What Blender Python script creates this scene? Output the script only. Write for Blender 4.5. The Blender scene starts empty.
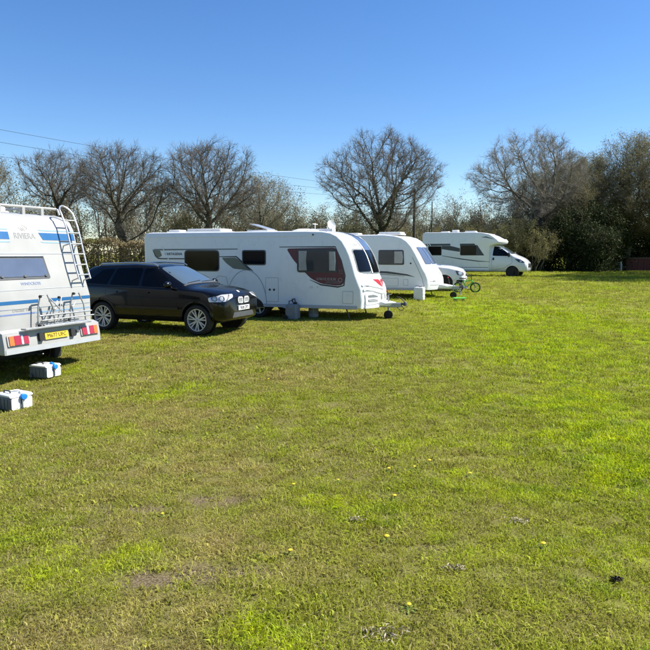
import bpy, bmesh, math, random
import numpy as np
from mathutils import Vector, Matrix
from mathutils.bvhtree import BVHTree

R = math.radians
scene = bpy.context.scene
COL = scene.collection
random.seed(7)
rng = np.random.default_rng(11)

# ------------------------------------------------------------ camera, sky, sun, exposure
cam_data = bpy.data.cameras.new('camera')
cam = bpy.data.objects.new('camera', cam_data)
COL.objects.link(cam)
cam.location = (0, 0, 1.9)
cam.rotation_euler = (R(90 - 6.2), 0, 0)
cam_data.sensor_width = 36
cam_data.lens = 36.0
cam_data.clip_start = 0.1
cam_data.clip_end = 9000
scene.camera = cam

SUN_AZ, SUN_EL = 7.0, 48.0          # azimuth counted from +X towards +Y
world = bpy.data.worlds.new('World')
scene.world = world
world.use_nodes = True
wn = world.node_tree.nodes
bg = wn['Background']
sky = wn.new('ShaderNodeTexSky')
sky.sky_type = 'NISHITA'
sky.sun_disc = False
sky.sun_elevation = R(SUN_EL)
sky.sun_rotation = R(90 - SUN_AZ)
sky.altitude = 50
sky.air_density = 1.0
sky.dust_density = 0.1
sky.ozone_density = 4.0
hs = wn.new('ShaderNodeHueSaturation')
hs.inputs['Saturation'].default_value = 1.22
hs.inputs['Hue'].default_value = 0.507
world.node_tree.links.new(sky.outputs[0], hs.inputs['Color'])
world.node_tree.links.new(hs.outputs[0], bg.inputs['Color'])
bg.inputs['Strength'].default_value = 0.076
sun_data = bpy.data.lights.new('sun', 'SUN')
sun_data.energy = 4.1
sun_data.angle = R(0.53)
sun_data.color = (1.0, 0.955, 0.87)
sun = bpy.data.objects.new('sun', sun_data)
COL.objects.link(sun)
to_sun = Vector((math.cos(R(SUN_AZ)) * math.cos(R(SUN_EL)), math.sin(R(SUN_AZ)) * math.cos(R(SUN_EL)), math.sin(R(SUN_EL))))
sun.rotation_euler = to_sun.to_track_quat('Z', 'Y').to_euler()
sun.location = (30, 10, 40)
scene.view_settings.view_transform = 'Standard'
scene.view_settings.look = 'None'
scene.view_settings.gamma = 1
scene.view_settings.use_curve_mapping = False
scene.view_settings.exposure = 1.18
scene.render.engine = 'CYCLES'
scene.cycles.max_bounces = 6
scene.cycles.diffuse_bounces = 3
scene.cycles.glossy_bounces = 3
scene.cycles.transmission_bounces = 4
scene.cycles.transparent_max_bounces = 8
scene.cycles.caustics_reflective = False
scene.cycles.caustics_refractive = False

# ------------------------------------------------------------ helpers
def sstep(a, b, x):
    t = np.clip((x - a) / (b - a), 0, 1)
    return t * t * (3 - 2 * t)

def gz(x, y):
    """height of the field"""
    z = 0.45 * sstep(17.0, 38.0, y)
    z = z - 0.41 * np.exp(-((x + 6.2) / 4.2) ** 2 - ((y - 9.6) / 3.6) ** 2)
    z = z + 0.02 * np.sin(x * 0.9 + 1.3) * np.sin(y * 0.7) + 0.012 * np.sin(x * 2.3 + y * 1.1)
    return z

def link(o, parent=None):
    COL.objects.link(o)
    if parent is not None:
        o.parent = parent
    return o

def tag(o, label=None, cat=None, group=None, kind=None):
    if label: o['label'] = label
    if cat: o['category'] = cat
    if group: o['group'] = group
    if kind: o['kind'] = kind
    return o

def thing(name, label, cat, loc=(0, 0, 0), rz=0.0, group=None, rot=None):
    o = bpy.data.objects.new(name, None)
    o.empty_display_size = 0.2
    COL.objects.link(o)
    o.location = loc
    o.rotation_euler = rot if rot else (0, 0, rz)
    return tag(o, label, cat, group)

def mesh_np(name, verts, faces_flat, loop_tot, mat=None, smooth=False, matidx=None):
    """fast mesh from numpy: faces_flat = vertex indices, loop_tot = verts per face"""
    me = bpy.data.meshes.new(name)
    n = len(verts)
    me.vertices.add(n)
    me.vertices.foreach_set('co', np.ascontiguousarray(verts, dtype=np.float32).ravel())
    me.loops.add(len(faces_flat))
    me.loops.foreach_set('vertex_index', np.ascontiguousarray(faces_flat, dtype=np.int32))
    lt = np.ascontiguousarray(loop_tot, dtype=np.int32)
    me.polygons.add(len(lt))
    ls = np.zeros(len(lt), dtype=np.int32)
    ls[1:] = np.cumsum(lt)[:-1]
    me.polygons.foreach_set('loop_start', ls)
    me.polygons.foreach_set('loop_total', lt)
    if smooth:
        me.polygons.foreach_set('use_smooth', np.ones(len(lt), dtype=bool))
    if matidx is not None:
        me.polygons.foreach_set('material_index', np.ascontiguousarray(matidx, dtype=np.int32))
    me.update(calc_edges=True)
    if mat is not None:
        for m in (mat if isinstance(mat, (list, tuple)) else [mat]):
            me.materials.append(m)
    return me

class MB:
    def __init__(self):
        self.v = []; self.f = []
    def add(self, vs, fs):
        b = len(self.v)
        self.v += [tuple(p) for p in vs]
        self.f += [tuple(i + b for i in f) for f in fs]
        return self
    def box(self, c, s, rot=None):
        hx, hy, hz = s[0] / 2, s[1] / 2, s[2] / 2
        vs = [Vector((a * hx, b * hy, d * hz)) for a in (-1, 1) for b in (-1, 1) for d in (-1, 1)]
        if rot is not None: vs = [rot @ p for p in vs]
        vs = [p + Vector(c) for p in vs]
        return self.add(vs, [(0, 1, 3, 2), (4, 6, 7, 5), (0, 4, 5, 1), (2, 3, 7, 6), (0, 2, 6, 4), (1, 5, 7, 3)])
    def tube(self, pts, r, n=8, closed=False, cap=True):
        pts = [Vector(p) for p in pts]
        m = len(pts)
        rr = r if isinstance(r, (list, tuple)) else [r] * m
        vs = []; prev = None
        for i, p in enumerate(pts):
            if closed: d = pts[(i + 1) % m] - pts[i - 1]
            else: d = pts[min(i + 1, m - 1)] - pts[max(i - 1, 0)]
            d.normalize()
            if prev is None:
                up = Vector((0, 0, 1)) if abs(d.z) < 0.9 else Vector((1, 0, 0))
                u = d.cross(up).normalized()
            else:
                u = (prev - d * prev.dot(d)).normalized()
            prev = u
            w = d.cross(u)
            for k in range(n):
                a = 2 * math.pi * k / n
                vs.append(p + (u * math.cos(a) + w * math.sin(a)) * rr[i])
        fs = []
        for i in range(m if closed else m - 1):
            j = (i + 1) % m
            for k in range(n):
                fs.append((i * n + k, i * n + (k + 1) % n, j * n + (k + 1) % n, j * n + k))
        if cap and not closed:
            fs.append(tuple(range(n))[::-1]); fs.append(tuple((m - 1) * n + k for k in range(n)))
        return self.add(vs, fs)
    def lathe(self, prof, c, ax='y', n=24, closed=False):
        """prof = [(radius, offset along axis)]"""
        vs = []
        for (r, o) in prof:
            for k in range(n):
                a = 2 * math.pi * k / n
                x, z = r * math.cos(a), r * math.sin(a)
                p = {'y': (x, o, z), 'z': (x, z, o), 'x': (o, x, z)}[ax]
                vs.append((c[0] + p[0], c[1] + p[1], c[2] + p[2]))
        fs = []; m = len(prof)
        for i in range(m if closed else m - 1):
            j = (i + 1) % m
            for k in range(n):
                fs.append((i * n + k, i * n + (k + 1) % n, j * n + (k + 1) % n, j * n + k))
        if not closed:
            if prof[0][0] > 1e-4: fs.append(tuple(range(n))[::-1])
            if prof[-1][0] > 1e-4: fs.append(tuple((m - 1) * n + k for k in range(n)))
        return self.add(vs, fs)
    def prism(self, poly, fn, a, b):
        """poly (u,v), fn(u,v,w)->xyz, extruded from w=a to w=b"""
        n = len(poly)
        vs = [fn(u, v, a) for u, v in poly] + [fn(u, v, b) for u, v in poly]
        fs = [(i, (i + 1) % n, n + (i + 1) % n, n + i) for i in range(n)]
        fs += [tuple(range(n))[::-1], tuple(range(n, 2 * n))]
        return self.add(vs, fs)
    def patch(self, poly, mapf, off=0.006, depth=0.012, grid=None):
        """sheet with turned-down rim laid on a surface; mapf(u,v)->(pos,normal)"""
        if isinstance(poly, Strip):
            A = [Vector(p) for p in poly.A]; B = [Vector(p) for p in poly.B]
            a2 = [A[0]]; b2 = [B[0]]
            for i in range(1, len(A)):
                k = max(1, int((A[i] - A[i - 1]).length / grid) + 1) if grid else 1
                for j in range(1, k + 1):
                    a2.append(A[i - 1].lerp(A[i], j / k)); b2.append(B[i - 1].lerp(B[i], j / k))
            V = []; F = []
            for pa, pb in zip(a2, b2):
                for q in (pa, pb):
                    p, n = mapf(q.x, q.y); V += [Vector(p) + Vector(n) * off, Vector(p) + Vector(n) * (off - depth)]
            for i in range(len(a2) - 1):
                s, t = i * 4, i * 4 + 4
                F += [(s, s + 2, t + 2, t), (s, t, t + 1, s + 1), (s + 2, s + 3, t + 3, t + 2)]
            e = (len(a2) - 1) * 4
            F += [(0, 1, 3, 2), (e, e + 2, e + 3, e + 1)]
            return self.add(V, F)
        bm = bmesh.new()
        vs = [bm.verts.new((p[0], p[1], 0)) for p in poly]
        bm.faces.new(vs)
        if grid:
            us = [p[0] for p in poly]; ws = [p[1] for p in poly]
            for lo, hi, no in ((min(us), max(us), (1, 0, 0)), (min(ws), max(ws), (0, 1, 0))):
                k = int((hi - lo) / grid)
                for i in range(1, k + 1):
                    c = lo + (hi - lo) * i / (k + 1)
                    bmesh.ops.bisect_plane(bm, geom=bm.verts[:] + bm.edges[:] + bm.faces[:], plane_co=Vector(no) * c, plane_no=no)
        bmesh.ops.triangulate(bm, faces=bm.faces[:])
        bm.verts.index_update()
        top = []; bot = {}
        for v in bm.verts:
            p, n = mapf(v.co.x, v.co.y)
            top.append(Vector(p) + Vector(n) * off)
            bot[v.index] = Vector(p) + Vector(n) * (off - depth)
        fs = [tuple(v.index for v in f.verts) for f in bm.faces]
        if fs:
            f = fs[0]
            n = (top[f[1]] - top[f[0]]).cross(top[f[2]] - top[f[0]])
            flip = n.dot(Vector(mapf(*bm.verts[f[0]].co.xy)[1])) < 0 if hasattr(bm.verts, 'ensure_lookup_table') and not bm.verts.ensure_lookup_table() else False
            if flip: fs = [t[::-1] for t in fs]
        out = list(top); bi = {}
        for e in bm.edges:
            if len(e.link_faces) == 1:
                for v in e.verts:
                    if v.index not in bi:
                        bi[v.index] = len(out); out.append(bot[v.index])
                a, b = e.verts[0].index, e.verts[1].index
                fs.append((a, b, bi[b], bi[a]))
        bm.free()
        return self.add(out, fs)
    def build(self, name, mat, parent=None, smooth=None, bevel=0, seg=2, recalc=True, loc=None):
        me = bpy.data.meshes.new(name)
        me.from_pydata([tuple(p) for p in self.v], [], self.f)
        if recalc:
            bm = bmesh.new(); bm.from_mesh(me)
            bmesh.ops.recalc_face_normals(bm, faces=bm.faces[:])
            bm.to_mesh(me); bm.free()
        for m in (mat if isinstance(mat, (list, tuple)) else [mat]):
            me.materials.append(m)
        if smooth is not None:
            me.polygons.foreach_set('use_smooth', np.ones(len(me.polygons), dtype=bool))
            me.set_sharp_from_angle(angle=R(smooth))
        o = bpy.data.objects.new(name, me)
        link(o, parent)
        if loc: o.location = loc
        if bevel:
            bv = o.modifiers.new('bevel', 'BEVEL'); bv.width = bevel; bv.segments = seg; bv.limit_method = 'ANGLE'
            bv.harden_normals = False
        return o

def rrect(u0, v0, u1, v1, r, n=4):
    pts = []
    for cx, cy, a0 in ((u1 - r, v1 - r, 0), (u0 + r, v1 - r, 90), (u0 + r, v0 + r, 180), (u1 - r, v0 + r, 270)):
        for k in range(n + 1):
            a = R(a0 + 90 * k / n)
            pts.append((cx + r * math.cos(a), cy + r * math.sin(a)))
    return pts

def rpoly(pts, r, n=4):
    out = []; m = len(pts)
    for i in range(m):
        p = Vector(pts[i]); a = Vector(pts[i - 1]); b = Vector(pts[(i + 1) % m])
        rr = min(r, (a - p).length * 0.45, (b - p).length * 0.45)
        s = p + (a - p).normalized() * rr; e = p + (b - p).normalized() * rr
        for k in range(n + 1):
            t = k / n
            q = s * (1 - t) ** 2 + p * 2 * t * (1 - t) + e * t * t
            out.append((q.x, q.y))
    return out

class Strip(list):
    def __init__(self, A, B):
        super().__init__(A + B[::-1]); self.A = A; self.B = B

def strip(pts, w):
    """thin 2d band along a polyline"""
    L = []; Rr = []
    m = len(pts)
    for i, p in enumerate(pts):
        a = Vector(pts[max(i - 1, 0)]); b = Vector(pts[min(i + 1, m - 1)])
        d = (b - a).normalized(); nrm = Vector((-d.y, d.x))
        ww = w[i] if isinstance(w, (list, tuple)) else w
        L.append(tuple(Vector(p) + nrm * ww / 2)); Rr.append(tuple(Vector(p) - nrm * ww / 2))
    return Strip(Rr, L)

def arcpts(cx, cy, r, a0, a1, n=12, ry=None):
    return [(cx + r * math.cos(R(a0 + (a1 - a0) * k / n)), cy + (ry or r) * math.sin(R(a0 + (a1 - a0) * k / n))) for k in range(n + 1)]

def text_part(name, body, size, mapf, u, v, mat, parent, off=0.008, align='CENTER', shear=0.0, spacing=1.0, bold=0.0, xs=1.0):
    cu = bpy.data.curves.new(name, 'FONT')
    cu.body = body; cu.size = size; cu.align_x = align; cu.shear = shear; cu.space_character = spacing
    cu.offset = bold; cu.resolution_u = 2
    o = bpy.data.objects.new(name, cu); COL.objects.link(o)
    dg = bpy.context.evaluated_depsgraph_get()
    me = bpy.data.meshes.new_from_object(o.evaluated_get(dg))
    bpy.data.objects.remove(o); bpy.data.curves.remove(cu)
    for vt in me.vertices:
        p, n = mapf(u + vt.co.x * xs, v + vt.co.y)
        vt.co = Vector(p) + Vector(n) * off
    me.materials.clear(); me.materials.append(mat)
    me.name = name
    return link(bpy.data.objects.new(name, me), parent)

# ------------------------------------------------------------ materials
MAT = {}
def mat(name, col, rough=0.5, metal=0.0, spec=0.5, coat=0.0, noise=0.0, nscale=8.0, bump=0.0, bscale=60.0, dirt=None, alpha=1.0, ior=None, coat_rough=0.05):
    m = bpy.data.materials.new(name); m.use_nodes = True
    nt = m.node_tree; b = nt.nodes['Principled BSDF']
    b.inputs['Base Color'].default_value = (*col, 1)
    b.inputs['Roughness'].default_value = rough
    b.inputs['Metallic'].default_value = metal
    b.inputs['Specular IOR Level'].default_value = spec
    b.inputs['Coat Weight'].default_value = coat
    b.inputs['Coat Roughness'].default_value = coat_rough
    if ior: b.inputs['IOR'].default_value = ior
    tc = nt.nodes.new('ShaderNodeTexCoord')
    if noise > 0:
        nz = nt.nodes.new('ShaderNodeTexNoise'); nz.inputs['Scale'].default_value = nscale; nz.inputs['Detail'].default_value = 6
        nt.links.new(tc.outputs['Object'], nz.inputs['Vector'])
        rm = nt.nodes.new('ShaderNodeMapRange')
        rm.inputs['From Min'].default_value = 0.3; rm.inputs['From Max'].default_value = 0.7
        rm.inputs['To Min'].default_value = 1 - noise; rm.inputs['To Max'].default_value = 1 + noise * 0.6
        nt.links.new(nz.outputs['Fac'], rm.inputs['Value'])
        mx = nt.nodes.new('ShaderNodeMix'); mx.data_type = 'RGBA'; mx.blend_type = 'MULTIPLY'; mx.inputs['Factor'].default_value = 1
        mx.inputs['A'].default_value = (*col, 1)
        nt.links.new(rm.outputs[0], mx.inputs['B'])
        out = mx.outputs['Result']
        if dirt:
            # road film: streaks running down, own shape
            mp = nt.nodes.new('ShaderNodeMapping'); mp.inputs['Scale'].default_value = (7, 7, 0.55)
            nt.links.new(tc.outputs['Object'], mp.inputs['Vector'])
            n2 = nt.nodes.new('ShaderNodeTexNoise'); n2.inputs['Scale'].default_value = 2.2; n2.inputs['Detail'].default_value = 5
            nt.links.new(mp.outputs[0], n2.inputs['Vector'])
            r2 = nt.nodes.new('ShaderNodeMapRange'); r2.inputs['From Min'].default_value = 0.52; r2.inputs['From Max'].default_value = 0.78
            r2.inputs['To Max'].default_value = dirt
            nt.links.new(n2.outputs['Fac'], r2.inputs['Value'])
            m2 = nt.nodes.new('ShaderNodeMix'); m2.data_type = 'RGBA'
            m2.inputs['B'].default_value = (0.30, 0.28, 0.22, 1)
            nt.links.new(r2.outputs[0], m2.inputs['Factor']); nt.links.new(out, m2.inputs['A'])
            out = m2.outputs['Result']
        nt.links.new(out, b.inputs['Base Color'])
        rr = nt.nodes.new('ShaderNodeMapRange'); rr.inputs['To Min'].default_value = max(rough - 0.08, 0.02); rr.inputs['To Max'].default_value = min(rough + 0.12, 1)
        nt.links.new(nz.outputs['Fac'], rr.inputs['Value']); nt.links.new(rr.outputs[0], b.inputs['Roughness'])
    if bump > 0:
        n3 = nt.nodes.new('ShaderNodeTexNoise'); n3.inputs['Scale'].default_value = bscale; n3.inputs['Detail'].default_value = 4
        nt.links.new(tc.outputs['Object'], n3.inputs['Vector'])
        bp = nt.nodes.new('ShaderNodeBump'); bp.inputs['Strength'].default_value = bump; bp.inputs['Distance'].default_value = 0.01
        nt.links.new(n3.outputs['Fac'], bp.inputs['Height']); nt.links.new(bp.outputs[0], b.inputs['Normal'])
    MAT[name] = m
    return m

WHITE = mat('caravan_white', (0.84, 0.84, 0.84), 0.28, noise=0.03, nscale=3, dirt=0.06, bump=0.06, bscale=1.6)
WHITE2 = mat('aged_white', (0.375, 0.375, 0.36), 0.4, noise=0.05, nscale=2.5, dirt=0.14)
WHITEG = mat('white_paint', (0.70, 0.71, 0.73), 0.22, coat=0.6, noise=0.03, nscale=4)
PLASTIC_W = mat('white_plastic', (0.72, 0.72, 0.70), 0.45, noise=0.05, nscale=6)
SILVERP = mat('silver_plastic', (0.42, 0.44, 0.46), 0.4, noise=0.06, nscale=6)
TANKG = mat('tank_grey_plastic', (0.11, 0.12, 0.135), 0.5, noise=0.12, nscale=9)
GREYP = mat('grey_plastic', (0.22, 0.235, 0.25), 0.5, noise=0.12, nscale=9)
DGREYP = mat('dark_grey_plastic', (0.07, 0.075, 0.08), 0.5, noise=0.12, nscale=9)
BLACK = mat('black_rubber', (0.012, 0.012, 0.013), 0.55, noise=0.2, nscale=12)
TYRE = mat('tyre_rubber', (0.018, 0.018, 0.018), 0.8, noise=0.3, nscale=20, bump=0.3)
UNDER = mat('chassis_black', (0.02, 0.02, 0.02), 0.75, noise=0.3, nscale=6)
BLACKCAR = mat('black_car_paint', (0.0035, 0.0035, 0.0045), 0.22, coat=0.5, spec=0.2, noise=0.1, nscale=3)
GLASS = mat('tinted_glass', (0.004, 0.005, 0.007), 0.04, spec=0.16, noise=0.05, nscale=3)
GLASSB = mat('windscreen_glass', (0.075, 0.105, 0.12), 0.06, spec=0.9, coat=1.0, noise=0.05, nscale=3)  # base colour lightened for sun haze and sky reflection on dusty glass
GLASSG = mat('grey_window_acrylic', (0.10, 0.125, 0.18), 0.06, spec=0.8, coat=0.5, noise=0.12, nscale=3)
CHROME = mat('chrome', (0.7, 0.7, 0.7), 0.15, metal=1.0, noise=0.05)
ALU = mat('brushed_aluminium', (0.55, 0.56, 0.57), 0.38, metal=0.9, noise=0.08, nscale=20)
ALLOY = mat('alloy_wheel', (0.66, 0.67, 0.69), 0.32, metal=0.25, noise=0.08, nscale=20)
GALV = mat('galvanised_steel', (0.42, 0.43, 0.43), 0.5, metal=0.6, noise=0.18, nscale=14)
BLUE = mat('blue_stripe', (0.02, 0.12, 0.30), 0.35, noise=0.06, nscale=5)
PBLUE = mat('pale_blue_line', (0.22, 0.36, 0.50), 0.4, noise=0.06, nscale=5)
NAVY = mat('navy_lettering', (0.16, 0.22, 0.42), 0.4, noise=0.06, nscale=5)
GREYTXT = mat('silver_lettering', (0.30, 0.30, 0.29), 0.4, noise=0.06, nscale=5)
CHAR = mat('charcoal_graphic', (0.045, 0.055, 0.065), 0.35, noise=0.08, nscale=5)
GREYLINE = mat('grey_graphic', (0.17, 0.19, 0.20), 0.35, noise=0.08, nscale=5)
OLIVEG = mat('olive_graphic', (0.16, 0.17, 0.13), 0.35, noise=0.08, nscale=5)
SEAM = mat('panel_seam', (0.36, 0.38, 0.40), 0.5, noise=0.05)
BURG = mat('burgundy_graphic', (0.125, 0.032, 0.036), 0.35, noise=0.10, nscale=5)
RED = mat('red_badge', (0.45, 0.02, 0.03), 0.35, noise=0.08, nscale=5)
REDL = mat('red_lamp_lens', (0.36, 0.012, 0.03), 0.18, coat=0.5, noise=0.12, nscale=30)
ORANGEL = mat('amber_lamp_lens', (0.75, 0.16, 0.015), 0.18, coat=0.5, noise=0.12, nscale=30)
CLEARL = mat('clear_lamp_lens', (0.62, 0.64, 0.66), 0.1, coat=0.8, metal=0.3, noise=0.1, nscale=30)
PLATEY = mat('yellow_plate', (0.72, 0.48, 0.03), 0.35, noise=0.08, nscale=20)
PLATEW = mat('white_plate', (0.72, 0.73, 0.74), 0.35, noise=0.05, nscale=20)
INK = mat('black_ink', (0.01, 0.01, 0.01), 0.5, noise=0.05)
CURTAIN = mat('cream_curtain', (0.80, 0.78, 0.74), 0.8, noise=0.08, nscale=8)
BLUECAP = mat('blue_plastic', (0.02, 0.22, 0.66), 0.35, noise=0.06, nscale=9)
GREENP = mat('bright_green_paint', (0.10, 0.52, 0.06), 0.35, noise=0.06, nscale=9)
SOLAR = mat('smoked_rooflight', (0.28, 0.29, 0.30), 0.2, noise=0.06, nscale=9)
REDWOOD = mat('red_brown_boards', (0.10, 0.022, 0.02), 0.7, noise=0.25, nscale=3, bump=0.3)
PALEWOOD = mat('weathered_wood', (0.20, 0.18, 0.145), 0.85, noise=0.25, nscale=6, bump=0.4)
POLEW = mat('creosote_pole', (0.06, 0.05, 0.04), 0.85, noise=0.25, nscale=6, bump=0.4)
WIRE = mat('cable', (0.015, 0.015, 0.016), 0.6, noise=0.1)

def glass_see_through(name, tint, fac, rough=0.03):
    m = bpy.data.materials.new(name); m.use_nodes = True
    nt = m.node_tree; nt.nodes.remove(nt.nodes['Principled BSDF'])
    o = nt.nodes['Material Output']
    tr = nt.nodes.new('ShaderNodeBsdfTransparent'); tr.inputs['Color'].default_value = (*tint, 1)
    gl = nt.nodes.new('ShaderNodeBsdfGlossy'); gl.inputs['Roughness'].default_value = rough
    fr = nt.nodes.new('ShaderNodeFresnel'); fr.inputs['IOR'].default_value = 1.3
    nz = nt.nodes.new('ShaderNodeTexNoise'); nz.inputs['Scale'].default_value = 3
    ma = nt.nodes.new('ShaderNodeMath'); ma.operation = 'MULTIPLY_ADD'; ma.inputs[1].default_value = 0.02; ma.inputs[2].default_value = 0.0
    ad = nt.nodes.new('ShaderNodeMath'); ad.operation = 'ADD'
    mx = nt.nodes.new('ShaderNodeMixShader')
    nt.links.new(nz.outputs['Fac'], ma.inputs[0]); nt.links.new(fr.outputs[0], ad.inputs[0]); nt.links.new(ma.outputs[0], ad.inputs[1])
    nt.links.new(ad.outputs[0], mx.inputs[0]); nt.links.new(tr.outputs[0], mx.inputs[1]); nt.links.new(gl.outputs[0], mx.inputs[2])
    nt.links.new(mx.outputs[0], o.inputs['Surface'])
    MAT[name] = m
    return m
PANE = glass_see_through('window_pane', (0.9, 0.91, 0.92), 0.4)
# ------------------------------------------------------------ field
BARE = [(-1.45, 4.75, .34, .12, .9), (-0.85, 4.95, .42, .13, .9), (-0.95, 3.62, .36, .12, .95), (-0.55, 3.70, .28, .08, .85), (-1.7, 4.45, .25, .08, .6),
        (0.22, 5.45, .16, .06, .6), (1.25, 4.75, .20, .08, .6), (0.75, 4.05, .2, .06, .6), (-3.6, 7.2, .5, .15, .4), (2.6, 8.6, .5, .14, .45), (-0.3, 8.2, .6, .16, .35), (0.35, 3.35, .15, .06, .5)]
_lat = rng.random((64, 64))
def vnoise(x, y, s):
    x = np.asarray(x) / s; y = np.asarray(y) / s
    xi = np.floor(x).astype(int); yi = np.floor(y).astype(int)
    fx = x - xi; fy = y - yi
    fx = fx * fx * (3 - 2 * fx); fy = fy * fy * (3 - 2 * fy)
    g = lambda a, b: _lat[a % 64, b % 64]
    return (g(xi, yi) * (1 - fx) + g(xi + 1, yi) * fx) * (1 - fy) + (g(xi, yi + 1) * (1 - fx) + g(xi + 1, yi + 1) * fx) * fy

def bare(x, y):
    b = np.zeros(np.shape(x))
    wob = 1 + 0.7 * (vnoise(x, y, 0.09) - 0.5) + 0.6 * (vnoise(x + 9, y, 0.25) - 0.5)
    for bx, by, sx, sy, a in BARE:
        d = np.sqrt(((x - bx) / sx) ** 2 + ((y - by) / sy) ** 2) / np.maximum(wob, 0.3)
        b = np.maximum(b, a * (1 - sstep(0.55, 1.35, d)))
    return b

LUSH = [(-0.32, 3.05, .30, .22, 1.0), (1.9, 6.6, 1.1, .7, .8), (2.4, 7.9, 1.4, .8, .8), (0.35, 4.6, .4, .25, .9), (-1.35, 3.75, .45, .3, .75), (-2.4, 9.6, .8, .45, .7), (-.6, 8.7, .7, .3, .6),
        (1.2, 5.3, .45, .3, .8), (1.55, 3.55, .5, .2, .6), (3.5, 10.5, 1.6, .8, .6), (1.0, 12.2, 1.6, .6, .5), (0.9, 6.4, .7, .3, .6), (4.6, 14.5, 2.5, 1.2, .5), (-1.2, 12.4, 1.3, .4, .5), (2.2, 4.3, .5, .4, .6)]
def lush(x, y):
    b = 0.55 * sstep(0.52, 0.8, vnoise(x + 31, y + 7, 1.1) * 0.6 + vnoise(x, y + 17, 0.4) * 0.4)
    b = b + 0.70 * sstep(-2.0, 3.0, x - 0.08 * y) - 0.08
    wob = 1 + 0.8 * (vnoise(x + 3, y + 5, 0.22) - 0.5)
    for bx, by, sx, sy, a in LUSH:
        d = np.sqrt(((x - bx) / sx) ** 2 + ((y - by) / sy) ** 2) / wob
        b = np.maximum(b, a * (1 - sstep(0.2, 1.5, d)))
    far = np.clip(np.hypot(x, y) / 14, 0.4, 3)
    b = b * (0.10 + 0.9 * vnoise(x + 13, y + 2, 0.16) + 1.1 * vnoise(x * 0.6 + 1, y / far + 2, 0.7))
    b = b * (1 - 0.5 * sstep(14.0, 34.0, np.hypot(x, y)))
    return np.clip(b, 0, 1)

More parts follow.
